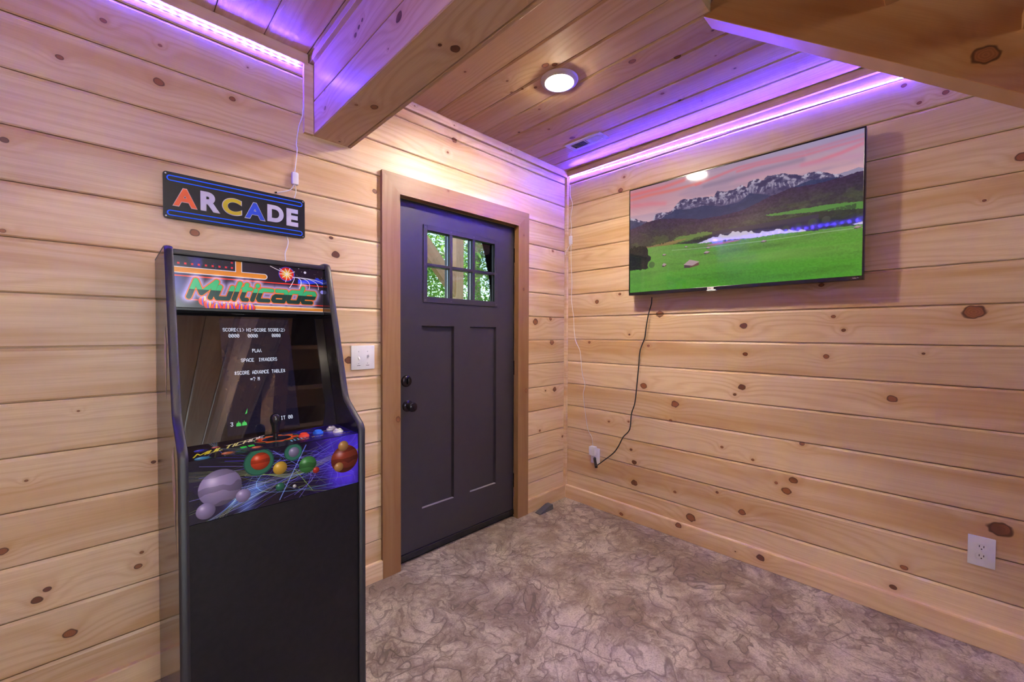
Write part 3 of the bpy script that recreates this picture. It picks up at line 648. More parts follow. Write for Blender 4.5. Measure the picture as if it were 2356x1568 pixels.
# marquee
mz0, mz1 = 1.389, 1.551
mq = MB().box(ix0, ix1, -.372, -.358, mz0, mz1).build('marquee_box', BLACK, cab)
asp = IW/(mz1-mz0)
def paint_marquee():
    c = Canvas(760, 270, asp, (38, 26, 44)); X, Y = c.X/asp, c.Y
    neb = fbm(c.X*3, c.Y*3, 3); c.add(sst(.5, .75, neb)*.5*np.exp(-((X-.2)/.12)**2-((Y-.1)/.25)**2), (70, 60, 255)); c.add(np.exp(-((X-.02)/.06)**2-((Y-.55)/.3)**2)*.5, (60, 50, 220))
    spk = vnoise(c.X*60, c.Y*60, 11); c.blend((spk > .93)*np.exp(-((X-.22)/.1)**2-((Y-.12)/.2)**2)*.9, (90, 90, 255))
    A = asp
    # orange track with pale borders
    trk = [[(-.1, .27), (.555*A, .27)], [(.385*A, -.1), (.385*A, .27)]]
    for t in trk: c.line(t, .125, (230, 226, 235))
    for t in trk: c.line(t, .095, (222, 140, 40))
    for u in (.03, .068, .106, .144, .185, .225, .265, .305, .342): c.poly([(u*A-.018, .125), (u*A+.018, .125), (u*A+.018, .16), (u*A-.018, .16)], (225, 45, 60))
    c.poly([(.342*A-.018, .02), (.342*A+.018, .02), (.342*A+.018, .055), (.342*A-.018, .055)], (225, 45, 60))
    # horizontal red rules
    for (a, b, y) in ((0, A, .385), (.09*A, A, .845)): c.line([(a, y), (b, y)], .022, (232, 52, 34))
    c.poly([(.44*A, .90), (A, .90), (A, 1.0), (.44*A, 1.0)], (235, 230, 235)); c.poly([(.44*A, .917), (A, .917), (A, .985), (.44*A, .985)], (222, 140, 44))
    # star field, cloud and burst
    c.blend((spk > .955)*sst(.75, .8, X)*(Y < .4), (235, 235, 240))
    cl = fbm(c.X*6, c.Y*6, 23); c.blend(((np.abs(Y-.27-.25*(1-X)) < .05+.06*(cl-.5)*2) & (X > .8))*1.0, (48, 70, 235))
    bx, by = .715*A, .165
    for r, cc in ((.165, (60, 70, 220)), (.15, (228, 48, 34)), (.105, (236, 130, 40)), (.07, (245, 205, 60))): c.disc(bx, by, r, cc)
    for k in range(9):
        a = 2*PI*k/9+.3; L = .12+.03*(k % 3); c.line([(bx, by), (bx+.5*L*math.cos(a)+.012, by+.5*L*math.sin(a)), (bx+L*math.cos(a), by+L*math.sin(a))], .013, (250, 248, 240))
    c.line([(bx-.33, .02), (bx-.2, .08), (bx-.06, .13)], .014, (235, 235, 245))
    for k in range(5):
        ex, ey = bx+.06+.21*k, .47; mx_, my_ = bx+.22+.17*k, by+.03; c.line([((1-t)**2*(bx+.12)+2*t*(1-t)*mx_+t*t*ex, (1-t)**2*(by+.06)+2*t*(1-t)*my_+t*t*ey) for t in [q/12 for q in range(13)]], .014, (225, 225, 240))
    c.disc(.855*A, .09, .028, (225, 225, 240)); c.disc(.993*A, .52, .045, (150, 150, 235)); 
    # striped beach balls along the bottom
    for (u, v) in ((.175, .86), (.26, .855), (.325, .85), (.205, .925), (.29, .915), (.365, .90), (.245, .99), (.315, .985), (.40, .985), (.455, .97)):
        x, y, r = u*A, v, .10
        c.disc(x, y, r*1.06, (40, 18, 20)); c.disc(x, y, r, (226, 54, 32)); d = np.hypot(c.X-x, c.Y-y)
        for (o_, cc) in ((-.35, (60, 80, 215)), (.05, (240, 190, 60)), (.45, (60, 80, 215))):
            c.blend(((d < r*.96) & (np.abs((c.X-x)-o_*r*np.sqrt(np.clip(1-((c.Y-y)/r)**2, 0, 1))) < r*.09))*1.0, cc)
    # word mark
    segs, Wd = stroke_word('Multicade', .34)
    x0, x1, y0, h = .085*A, .95*A, .79, .335; sx = (x1-x0-.12)/Wd; shear = .34
    S = [[(x0+a*sx+shear*b*h, y0-b*h) for a, b in s_] for s_ in segs]
    D = np.full(c.X.shape, 9.)
    for s_ in S: D = np.minimum(D, c.dist(s_))
    c.add(np.exp(-(np.clip(D-.055, 0, 9)/.07)**2)*.75*(D > .0), (190, 185, 225))
    c.blend(sst(.066, .060, D), (226, 70, 34)); c.blend(sst(.057, .051, D), (246, 160, 66)); c.blend(sst(.047, .043, D), (120, 60, 30))
    g = np.where((c.Y < .635)[..., None], np.array((62, 192, 122))/255., np.array((30, 62, 56))/255.)
    c.blend(sst(.043, .037, D), g)
    return c
c = paint_marquee(); c.mesh('marquee_print', MARQ, mq, (ix0+.001, -.3735, mz1), (IW-.002, 0, 0), (0, 0, -(mz1-mz0)))
MB().box(ix0, ix1, -.385, -.360, 1.378, 1.3885, .002).build('marquee_retainer', RETAIN, cab)
# small marquee light housing above the screen
# screen
GO = Vector((0, -.362, 1.375)); GD = Vector((0, -.138, -.407)).normalized(); GN = Vector((0, -.947, .321)).normalized(); GL = .4298
def slab_on_glass(name, x0, x1, s0, s1, d0, d1, mat, parent, smooth=False):
    m = MB(); P = [(x0, s0), (x1, s0), (x1, s1), (x0, s1)]
    m.prism(P, lambda p: Vector((p[0], GO.y, GO.z))+GD*p[1]+GN*d0, lambda p: Vector((p[0], GO.y, GO.z))+GD*p[1]+GN*d1)
    return m.build(name, mat, parent, smooth)
MONM = plain('monitor_panel', (.012, .011, .020), .25, var=.1, emit=(.020, .018, .042), estr=1.0)
BEZ = plain('screen_bezel', (.020, .016, .020), .5)
slab_on_glass('bezel', ix0, ix1, 0.0, GL, -.024, -.008, BEZ, cab)
mon = slab_on_glass('monitor', -2.338, -2.128, .018, .414, -.008, -.0045, MONM, cab)
PIXW = emis('lit_pixels_white', (.85, .92, 1.0), 2.4); PIXG = emis('lit_pixels_green', (.05, .9, .12), 1.6)
FR = (GO-GN*.0045, GD, GN)
for (t, a, b, s_, h) in (('SCORE<1>', -2.331, -2.270, .0586, .0125), ('HI-SCORE', -2.263, -2.203, .0586, .0125), ('SCORE<2>', -2.197, -2.142, .0580, .0125), ('0000', -2.316, -2.2855, .080, .0125), ('0000', -2.2605, -2.231, .080, .0125), ('0000', -2.187, -2.159, .079, .0125),
                         ('PLAy', -2.2515, -2.2235, .134, .0125), ('SPACE', -2.2866, -2.249, .167, .0125), ('INVADERS', -2.235, -2.178, .167, .0125), ('*SCORE ADVANCE TABLE*', -2.308, -2.156, .2105, .0125), ('=?', -2.2645, -2.250, .234, .0125), ('M', -2.2425, -2.237, .234, .0125), ('3', -2.3295, -2.3225, .378, .0125), ('CREDIT 00', -2.2155, -2.148, .377, .0125)):
    pixel_text('screen_text', t, a, b, s_, h, FR, PIXW, mon)
for x in (-2.3142, -2.2985):
    m = MB(); g = [(0, .004, .0135, .011), (.0015, .0, .012, .004), (.0055, -.003, .008, .0), (.0062, -.0055, .0073, -.003)]
    for (a, s0, b, s1) in g: m.add([tuple(Vector((xx, GO.y, GO.z))+GD*(.375+ss)-GN*.0039) for xx, ss in ((x+a, s1), (x+b, s1), (x+b, s0), (x+a, s0))], [(0, 1, 2, 3)])
    m.build('screen_mark', PIXG, mon)
m = MB(); m.add([tuple(Vector((xx, GO.y, GO.z))+GD*ss-GN*.0039) for xx, ss in ((-2.288, .350), (-2.282, .347), (-2.280, .331))], [(0, 1, 2)]); m.build('screen_mark', PIXG, mon)
slab_on_glass('screen_glass', ix0+.001, ix1-.001, .002, GL, -.003, 0, SMOKE, cab)
# inner cheek trims beside the glass
# control panel
cpz = .971; cpy0, cpy1 = -.5, -.684
cp = MB().box(ix0, ix1, -.683, -.50, .955, .970).box(ix0, ix1, -.683, -.667, .803, .955).build('control_panel', BLACK, cab)
def streaks(c, n, seed, cols, cx, cy, w=.006, spread=1.0):
    r = random.Random(seed)
    for i in range(n):
        x0, y0 = r.uniform(-.1, c.asp+.1), r.uniform(-.1, 1.1); x3, y3 = r.uniform(-.1, c.asp+.1), r.uniform(-.1, 1.1)
        x1, y1 = cx+r.uniform(-.4, .4)*spread, cy+r.uniform(-.3, .3)*spread
        pts = [((1-t)**2*x0+2*t*(1-t)*x1+t*t*x3, (1-t)**2*y0+2*t*(1-t)*y1+t*t*y3) for t in [k/10 for k in range(11)]]
        co = r.choice(cols); c.line(pts, w*r.uniform(.5, 1.4), co, r.uniform(.35, .8))
def paint_front():
    H = .165; A = IW/H; c = Canvas(660, 240, A, (20, 13, 34)); X = c.X/A
    n = fbm(c.X*2.5, c.Y*2.5, 41); c.add(sst(.55, .95, X+.25*(n-.5))*(.35+.5*n), (62, 44, 205)); c.add(np.exp(-((X-.9)/.16)**2-((c.Y-.35)/.5)**2)*.35, (70, 60, 255)); c.add(sst(.5, .7, n)*.12, (80, 50, 150))
    GY = [(150, 178, 88), (178, 196, 110), (110, 150, 90)]; BL = [(96, 130, 235), (140, 170, 255), (80, 90, 220), (120, 190, 235)]
    streaks(c, 16, 5, GY, 1.15, .55); streaks(c, 12, 6, BL, .6, .75); streaks(c, 26, 8, [(90, 80, 240), (130, 120, 255), (160, 160, 255)], 2.4, .45, .007)
    for k in range(9):   # long bundle crossing the panel
        y0 = .3+.02*k; c.line([(-.05, y0-.15), (.7, .28+.012*k), (1.5, .62-.012*k), (2.2, .42-.01*k), (2.9, .28+.01*k)], .006, GY[k % 3], .55)
    for k in range(10):
        c.line([(.05*k, 1.05), (.5+.03*k, .95-.04*k), (1.0+.05*k, .75-.03*k), (1.9, .50+.01*k)], .006, (GY+BL)[k % 7], .6)
    c.line([(1.30, .95), (1.75, .05)], .016, (130, 165, 250), .8); c.line([(1.55, .45), (1.86, .92)], .010, (140, 190, 90), .8); c.line([(1.2, .05), (1.62, .4), (2.2, .15)], .010, (120, 150, 240), .7)
    for k in range(14):
        a = k*.45; c.line([(2.30, .42), (2.30+.6*math.cos(a), .42+.5*math.sin(a))], .006, (110, 105, 250), .5)
    # plain planets and bubbles
    c.glow([(.62, .78), (.95, .62), (.78, .92)], .13, (90, 140, 220), .55)
    c.ball(.42, .50, .30, (176, 166, 214), bands=7, seed=2); c.ball(.22, .83, .13, (160, 150, 200), seed=5); c.ball(.74, .72, .11, (168, 158, 206), seed=7)
    c.disc(.98, .20, .235, (26, 74, 60)); c.disc(.98, .20, .215, (40, 104, 78)); c.ball(1.0, .19, .15, (222, 72, 30), bands=6, seed=9)
    c.disc(1.53, .14, .155, (26, 74, 60)); c.disc(1.53, .14, .14, (44, 108, 84)); c.ball(1.54, .14, .09, (150, 146, 178), seed=3)
    c.ball(1.31, .38, .115, (226, 186, 60), seed=4); c.ball(1.31, .72, .075, (42, 120, 90), seed=6); c.ball(1.78, .42, .155, (70, 158, 70), bands=5, seed=8); c.ball(1.93, .56, .06, (205, 60, 40), seed=8)
    c.ball(2.48, .46, .27, (150, 62, 38), bands=8, seed=10); c.ball(2.45, .20, .10, (206, 158, 82), seed=12); c.ball(2.36, .60, .09, (206, 158, 82), seed=13)
    return c
c = paint_front(); c.mesh('front_print', ARTP, cp, (ix0+.0005, -.6836, .9695), (IW-.001, 0, 0), (0, 0, -.1665))
def paint_top():
    D = .184; A = IW/D; c = Canvas(560, 230, A, (17, 11, 28)); X = c.X/A   # y 0 = back edge, 1 = front edge
    n = fbm(c.X*2.5, c.Y*2.5, 51); c.add(sst(.5, .95, X+.25*(n-.5))*(.3+.5*n), (60, 46, 205))
    for k in range(6): c.line([(1.05+.03*k, .15), (1.6, .30-.03*k), (2.45, .75+.03*k)], .012, (70, 60, 220), .6)
    for k in range(9): c.line([(.35+.02*k, -.05), (.42, .45), (.02+.14*k, 1.05)], .010, [(150, 178, 88), (120, 150, 235)][k % 2], .6)
    streaks(c, 8, 15, [(90, 90, 235), (150, 178, 88)], .9, .6, .008)
    segs, Wd = stroke_word('MULTICADE'.replace('M', 'M'), .32)
    p0 = (.085, .80); ax = (1.02/Wd, -.58/Wd); ay = (.07, -.20)
    msk = np.zeros(c.X.shape)
    for s_ in segs:
        P = [(p0[0]+a*ax[0]+b*ay[0], p0[1]+a*ax[1]+b*ay[1]) for a, b in s_]; msk = np.maximum(msk, sst(.016, .009, c.dist(P)))
    g = np.clip((c.X-.2)/.9, 0, 1)[..., None]; c.blend(msk, np.array((226, 224, 40))/255.*(1-g)+np.array((236, 236, 240))/255.*g)
    jx, jy = (-2.222-ix0)/D, (-.50-(-.575))/D
    r = np.hypot((c.X-jx)/1.25, (c.Y-jy)); an = np.arctan2(c.Y-jy, c.X-jx)
    c.blend(((r > .19) & (r < .25+.035*np.sin(an*9)))*1.0, (206, 74, 30)); c.blend((np.abs(r-.27) < .008)*1.0, (96, 150, 70)); c.blend((np.abs(r-.185) < .006)*1.0, (230, 150, 60))
    for k in range(5): c.poly([(jx+.12+.06*k, jy+.30-.025*k), (jx+.145+.06*k, jy+.29-.025*k), (jx+.145+.06*k, jy+.39-.025*k), (jx+.12+.06*k, jy+.40-.025*k)], (120, 190, 195))
    c.ball(.22, .42, .09, (60, 70, 205), seed=3); c.ball(.42, .36, .06, (216, 110, 110), seed=4); c.ball(.18, .92, .10, (80, 170, 190), seed=5); c.ball(.50, .86, .09, (214, 130, 60), seed=6); c.ball(.90, .80, .08, (214, 120, 60), seed=7)
    c.poly([(.70, .60), (.79, .585), (.79, .70), (.70, .72)], (40, 205, 60)); c.poly([(.81, .58), (.90, .565), (.90, .68), (.81, .695)], (40, 205, 60))
    for (bx, by) in ((1.60, .80), (1.86, .73), (2.02, .42), (2.30, .83)):
        for k in range(3): c.line([(bx-.10+.07*k, by), (bx-.06+.07*k, by-.008)], .022, (206, 190, 60), .8)
    return c
c = paint_top(); c.mesh('top_print', ARTP, cp, (ix0+.0005, -.4995, .9708), (IW-.001, 0, 0), (0, -.184, 0))
# thin black edge strip where the overlay folds
# joystick
jx, jy, jz = -2.228, -.583, .971
js = MB().lathe([(.024, 0), (.024, .0015), (.007, .003)], (jx, jy, jz), (0, 0, 1), 32).build('joystick', PLBLACK, cab, smooth=True)
MB().lathe([(.0072, .002), (.0072, .026)], (jx, jy, jz), (0, 0, 1), 20).build('shaft', PLBLACK, js, smooth=True)
MB().lathe([(.0085, .020), (.0095, .024), (.0098, .035), (.0125, .046), (.0152, .056), (.0158, .063), (.0150, .071), (.0122, .077), (.007, .081), (.001, .0825)], (jx, jy, jz), (0, 0, 1), 32).build('bat_top', PLBLACK, js, smooth=True)
for (bx, by, mt) in ((-2.152, -.607, RED), (-2.103, -.594, BLUE), (-2.050, -.571, WHITE), (-2.0475, -.622, WHITE)):
    b_ = MB().lathe([(.0165, 0), (.0165, .003), (.0145, .006), (.0125, .0062)], (bx, by, jz), (0, 0, 1), 32).build('button', mt, cab, smooth=True)
    MB().lathe([(.0112, .003), (.0112, .0095), (.009, .0112), (.001, .0115)], (bx, by, jz), (0, 0, 1), 28).build('plunger', mt, b_, smooth=True)
    if mt is WHITE: MB().lathe([(.0035, .0112), (.0035, .0119)], (bx, by, jz), (0, 0, 1), 12).build('player_mark', PLBLACK, b_)
# small lock and scuffs on the front
MB().lathe([(.005, 0), (.005, .002), (.003, .003)], (-2.2035, -.6836, .842), (0, -1, 0), 16).build('lock', SCREW, cab, smooth=True)
# printed decal strips on the outside of the left panel (thin shapes near the front edge)
def decal(poly, cols):
    m = MB(); m.add([(CX0-.0006, y, z) for y, z in poly], [tuple(range(len(poly)))]); return m.build('side_decal', cols, sides[0])
DEC1 = plain('decal_cream', (.52, .42, .32), .3, var=.3, nscale=40)
decal([(-.60, 1.00), (-.55, .96), (-.56, .88), (-.60, .80), (-.64, .74), (-.655, .69), (-.62, .80), (-.635, .90)], DEC1)
decal([(-.395, 1.33), (-.37, 1.30), (-.36, 1.24), (-.385, 1.18), (-.40, 1.10), (-.425, 1.20), (-.43, 1.27)], DEC1)

# ---------------------------------------------------------------- arcade wall sign
sg = empty('arcade_sign', (-2.205, -.014, 1.828), 'black metal wall sign with blue outline tubes reading ARCADE above the cabinet', 'sign')
SGP = plain('black_sign_enamel', (.010, .008, .011), .42, spec=.3)
sx0, sx1, sz0, sz1 = -2.4535, -1.9565, 1.7402, 1.9152
def rrect(x0, x1, z0, z1, r, n=6):
    P = []
    for (cx, cz_, a0) in ((x1-r, z1-r, 0), (x0+r, z1-r, 90), (x0+r, z0+r, 180), (x1-r, z0+r, 270)):
        for k in range(n+1): a = math.radians(a0+90*k/n); P.append((cx+r*math.cos(a), cz_+r*math.sin(a)))
    return P
MB().prism(rrect(sx0, sx1, sz0, sz1, .011), lambda p: (p[0], -.0150, p[1]), lambda p: (p[0], -.0125, p[1])).build('plate', SGP, sg)
TUBE = plain('blue_tube', (.02, .10, .85), .15, emit=(.02, .13, 1.0), estr=.28)  # tubes are unlit; a faint glow is added to their blue
for (za, zb) in ((1.8835, 1.9015), (1.7525, 1.7705)):
    P = rrect(-2.441, -1.9685, za, zb, .0088, 5); P = P+[P[0]]
    MB().tube([(x, -.0155, z) for x, z in P], .0021, 8, 1).build('outline_tube', TUBE, sg, smooth=True)
LAV = plain('lavender_enamel', (.60, .58, .78), .3); ORG = plain('orange_enamel', (.78, .10, .02), .3); YEL = plain('yellow_enamel', (.62, .52, .02), .3); BLU = plain('blue_enamel', (.02, .08, .72), .3); PNK = plain('pink_rim', (.72, .42, .50), .2, metal=.3)
for (ch, x0, x1, z0, z1, mt, rim) in (('A', -2.4265, -2.350, 1.789, 1.862, ORG, PNK), ('R', -2.341, -2.277, 1.789, 1.866, LAV, None), ('C', -2.271, -2.202, 1.7905, 1.8615, YEL, LAV), ('A', -2.1936, -2.116, 1.789, 1.861, BLU, LAV), ('D', -2.109, -2.045, 1.7925, 1.8655, LAV, None), ('E', -2.034, -1.9855, 1.788, 1.865, LAV, None)):
    if rim:
        m = MB(); text_fit(m, ch, lambda a, b, c_: (x0+a, -.0150-c_, z0+b), x1-x0, z1-z0, .0022, .052); m.build('letter_rim', rim, sg)
        e = .0026; m = MB(); text_fit(m, ch, lambda a, b, c_: (x0+e+a, -.0150-c_, z0+e+b), x1-x0-2*e, z1-z0-2*e, .0032, .036); m.build('letter', mt, sg)
    else:
        m = MB(); text_fit(m, ch, lambda a, b, c_: (x0+a, -.0150-c_, z0+b), x1-x0, z1-z0, .0026, .05); m.build('letter', mt, sg)
for (x, z) in ((sx0+.008, sz0+.008), (sx0+.008, sz1-.008), (sx1-.008, sz0+.008), (sx1-.008, sz1-.008)):
    MB().lathe([(.0028, 0), (.0028, .001), (.0015, .0018)], (x, -.015, z), (0, -1, 0), 12).build('screw', SCREW, sg)
    MB().lathe([(.003, 0), (.003, .0125)], (x, -.0125, z), (0, 1, 0), 10).build('spacer', SCREW, sg)
MB().tube([(-2.030, -.010, 1.745), (-2.0297, -.008, 1.7376), (-2.0245, -.006, 1.7171), (-2.0282, -.006, 1.6931), (-2.0372, -.006, 1.6627), (-2.0357, -.008, 1.62), (-2.036, -.012, 1.5)], .0022, 8).build('sign_cord', CORDW, sg, smooth=True)

# ---------------------------------------------------------------- LED strips
PCB = plain('white_led_tape', (.75, .73, .78), .4)
def led_strip(label, p0, p1, N, spacing, hgt):
    p0 = Vector(p0); p1 = Vector(p1); N = Vector(N); L = (p1-p0).length; X = (p1-p0)/L; Z = X.cross(-N) if (X.cross(-N)).z > 0 else -X.cross(-N)
    root = empty('led_strip', p0, label, 'light strip')
    m = MB(); c = [p0-Z*.005, p1-Z*.005, p1+Z*.005, p0+Z*.005]
    m.add([tuple(v) for v in c]+[tuple(v+N*.0016) for v in c], [(0, 1, 2, 3), (4, 5, 6, 7), (0, 1, 5, 4), (1, 2, 6, 5), (2, 3, 7, 6), (3, 0, 4, 7)]); m.build('tape', PCB, root)
    bead = None; n = int(L/spacing)
    for i in range(n):
        ctr = p0+X*(spacing*(i+.5))
        if bead is None:
            m = MB(); a = .0028 if spacing > .02 else .0022
            v0 = [ctr+X*sx*a+Z*sz*a for sx, sz in ((-1, -1), (1, -1), (1, 1), (-1, 1))]
            m.add([tuple(v+N*.0016) for v in v0]+[tuple(ctr+(v-ctr)*.75+N*hgt) for v in v0], [(0, 1, 2, 3), (4, 5, 6, 7), (0, 1, 5, 4), (1, 2, 6, 5), (2, 3, 7, 6), (3, 0, 4, 7)])
            bead = m.build('led_chip', LEDM, root)
        else:
            b = bead.copy(); COL.objects.link(b); b.parent = root; b.location = X*(spacing*i)
    return root
ls = led_strip('violet LED strip above the arcade sign, left of the boxed beam', (-3.6, -.0005, 2.519), (-1.946, -.0005, 2.5235), (0, -1, 0), .0333, .0075)
MB().tube([(-1.9472, -.004, 2.520), (-1.9496, -.008, 2.4361), (-1.9616, -.008, 2.3039), (-1.9766, -.008, 2.2486), (-1.988, -.008, 2.1664), (-1.9846, -.008, 2.1382), (-1.9961, -.010, 2.036)], .0021, 8).build('cord', CORDW, ls, smooth=True)
ctl = MB().box(-2.0095, -1.9815, -.020, -.001, 1.978, 2.0345, .006).build('controller', WHITE, ls, smooth=True)
MB().tube([(-1.9964, -.010, 1.982), (-1.9912, -.008, 1.9501), (-1.9987, -.006, 1.9131), (-2.0, -.006, 1.89)], .0021, 8).build('cord', CORDW, ls, smooth=True)
MB().tube([(-1.9995, -.010, 1.980), (-2.0146, -.010, 1.9522), (-2.0465, -.012, 1.9347), (-2.076, -.014, 1.9237)], .0021, 8).build('pigtail', CORDW, ls, smooth=True)
MB().tube([(-2.071, -.0137, 1.9255), (-2.0785, -.0142, 1.9228)], .0027, 8, 1).build('pigtail_plug', PLBLACK, ls, smooth=True)

rs = led_strip('violet LED strip along the wall top above the television', (-.0005, -.034, 2.5335), (-.0005, -3.2, 2.452), (-1, 0, 0), .0167, .0055)
MB().tube([(-.004, -.034, 2.533), (-.008, -.030, 2.50), (-.008, -.041, 2.4605), (-.008, -.0416, 2.3924), (-.008, -.0646, 2.3186), (-.008, -.0472, 2.2212), (-.008, -.0563, 2.1515), (-.009, -.0500, 2.07)], .0021, 8).build('cord', CORDW, rs, smooth=True)
MB().box(-.018, -.001, -.064, -.036, 2.010, 2.0765, .005).build('controller', WHITE, rs, smooth=True)
MB().tube([(-.009, -.049, 2.013), (-.016, -.034, 1.985), (-.026, -.018, 1.955), (-.026, -.010, 1.930)], .0021, 8).build('pigtail', CORDW, rs, smooth=True)
MB().tube([(-.009, -.0531, 2.013), (-.008, -.0541, 1.8795), (-.008, -.064, 1.708), (-.008, -.0608, 1.5717), (-.008, -.083, 1.4344), (-.008, -.0881, 1.3321), (-.008, -.1055, 1.2472), (-.008, -.1434, 1.1805), (-.008, -.1564, 1.0968), (-.008, -.1694, .9968), (-.008, -.1944, .9151), (-.008, -.1788, .8466), (-.009, -.1918, .7475), (-.010, -.2128, .6335), (-.014, -.2333, .5702), (-.02, -.269, .5269), (-.024, -.2812, .4600)], .0021, 8).build('cord', CORDW, rs, smooth=True)
MB().box(-.046, -.008, -.309, -.258, .398, .465, .006).build('power_adapter', WHITE, rs, smooth=True)

led_strip('violet LED strip on the side wall, reflected as a streak in the television', (XW+.0005, -.03, 2.515), (XW+.0005, -4.6, 2.515), (1, 0, 0), .0667, .0036)

# ---------------------------------------------------------------- recessed ceiling lights
def downlight(x, y, label, grp):
    root = empty('ceiling_light', (x, y, ZC), label, 'light', grp)
    MB().lathe([(.094, 0), (.094, -.003), (.090, -.010), (.072, -.016), (.068, -.013), (.068, 0)], (x, y, ZC), (0, 0, 1), 48).build('trim_ring', WHITEM, root, smooth=True)
    MB().lathe([(.0665, -.012), (.063, -.018), (.050, -.0225), (.028, -.0255), (.001, -.026)], (x, y, ZC), (0, 0, 1), 40).build('lens', LENS, root, smooth=True)
    return root
downlight(-.975, -.711, 'round white recessed ceiling light glowing above the door', 'recessed lights')
for (x, y) in ((-2.6, -2.45),):
    downlight(x, y, 'round recessed ceiling light %s' % ('near the side wall above the viewer' if y > -3 else 'at the back of the room behind the viewer'), 'recessed lights')

# ---------------------------------------------------------------- ceiling air register
av = empty('air_vent', (-.33, -.425, ZC), 'white louvred air register set in the ceiling planks', 'vent')
vx0, vx1, vy0, vy1 = -.388, -.272, -.562, -.283
m = MB()
for (a, b, c_, d) in ((vx0, vx1, vy0, vy0+.03), (vx0, vx1, vy1-.03, vy1), (vx0, vx0+.026, vy0+.03, vy1-.03), (vx1-.026, vx1, vy0+.03, vy1-.03)): m.box(a, b, c_, d, ZC-.004, ZC, .001)
m.box(vx0+.026, vx1-.026, -.4255, -.4195, ZC-.004, ZC)
m.build('frame', WHITEM, av)
MB().box(vx0+.02, vx1-.02, vy0+.02, vy1-.02, ZC-.0008, ZC).build('duct_opening', DARKSLOT, av)
sl = None
for k in range(20):
    y = vy0+.030+.0098*(k+.5)+(.005 if k >= 10 else 0)
    tilt = .003 if k < 10 else -.003
    m = MB(); m.add([(vx0+.026, y-.0045*0-tilt, ZC-.001), (vx1-.026, y-tilt, ZC-.001), (vx1-.026, y+tilt, ZC-.0065), (vx0+.026, y+tilt, ZC-.0065), (vx0+.026, y-tilt+.001, ZC-.001), (vx1-.026, y-tilt+.001, ZC-.001), (vx1-.026, y+tilt+.001, ZC-.0065), (vx0+.026, y+tilt+.001, ZC-.0065)], [(0, 1, 2, 3), (4, 5, 6, 7), (0, 1, 5, 4), (1, 2, 6, 5), (2, 3, 7, 6), (3, 0, 4, 7)])
    m.build('slat', WHITEM, av)
for y in (vy0+.014, vy1-.014): MB().lathe([(.0035, 0), (.0035, .001)], (-.33, y, ZC-.004), (0, 0, -1), 12).build('screw', SCREW, av)

# ---------------------------------------------------------------- television
tv = empty('television', (-.06, -1.213, 1.568), 'large flat television on the plank wall showing mountains over a green meadow', 'television')
ty0, ty1, tz0, tz1, tx = -.609, -1.817, 1.567, 2.273, -.100
MB().box(tx+.004, tx+.045, ty1, ty0, tz0, tz1, .003).build('housing', PLBLACK, tv)
MB().box(-.056, -.012, -1.52, -.90, 1.72, 2.0, .004).build('wall_bracket', PLBLACK, tv)
m = MB(); bz = .007
for (a, b, c_, d) in ((ty1, ty0, tz1-bz, tz1), (ty1, ty0, tz0, tz0+.019), (ty1, ty1+bz, tz0+.019, tz1-bz), (ty0-bz, ty0, tz0+.019, tz1-bz)): m.box(tx-.001, tx+.006, a, b, c_, d, .001)
m.build('bezel', PLBLACK, tv)
RIDGE=[(-0.003,0.261),(0.064,0.307),(0.11,0.341),(0.132,0.331),(0.143,0.286),(0.183,0.276),(0.218,0.289),(0.246,0.269),(0.266,0.224),(0.293,0.198),(0.332,0.21),(0.37,0.22),(0.408,0.224),(0.444,0.239),(0.462,0.192),(0.479,0.208),(0.503,0.22),(0.537,0.214),(0.569,0.196),(0.591,0.222),(0.596,0.193),(0.612,0.174),(0.638,0.176),(0.659,0.191),(0.674,0.168),(0.704,0.172),(0.738,0.178),(0.771,0.204),(0.808,0.227),(0.826,0.216),(0.852,0.224),(0.887,0.255),(0.928,0.28),(0.953,0.305),(0.998,0.353)]
FAR=[(0.895,0.278),(0.928,0.271),(0.961,0.268),(0.984,0.258),(0.998,0.269)]
BLUEM=[(-0.003,0.265),(0.102,0.345),(0.169,0.337),(0.253,0.272),(0.346,0.301),(0.396,0.292),(0.48,0.33),(0.56,0.329),(0.602,0.28),(0.665,0.31),(0.69,0.33),(0.762,0.302),(0.831,0.275),(0.895,0.287),(0.998,0.318)]
HILL=[(-0.003,0.38),(0.049,0.365),(0.102,0.339),(0.169,0.331),(0.253,0.354),(0.384,0.405),(0.475,0.409),(0.56,0.403),(0.614,0.376),(0.69,0.33),(0.762,0.302),(0.853,0.309),(0.896,0.305),(0.937,0.297),(0.976,0.29),(0.999,0.287)]
MEADOW=[(-0.002,0.579),(0.111,0.582),(0.255,0.59),(0.386,0.614),(0.505,0.625),(0.616,0.635),(0.717,0.634),(0.811,0.643),(0.898,0.647),(1.002,0.653)]
LAKE=[(0.373,0.616),(0.423,0.59),(0.464,0.564),(0.539,0.554),(0.615,0.573),(0.717,0.594),(0.811,0.619),(0.856,0.638),(0.811,0.643),(0.717,0.634),(0.616,0.635),(0.534,0.622),(0.482,0.618),(0.423,0.618)]
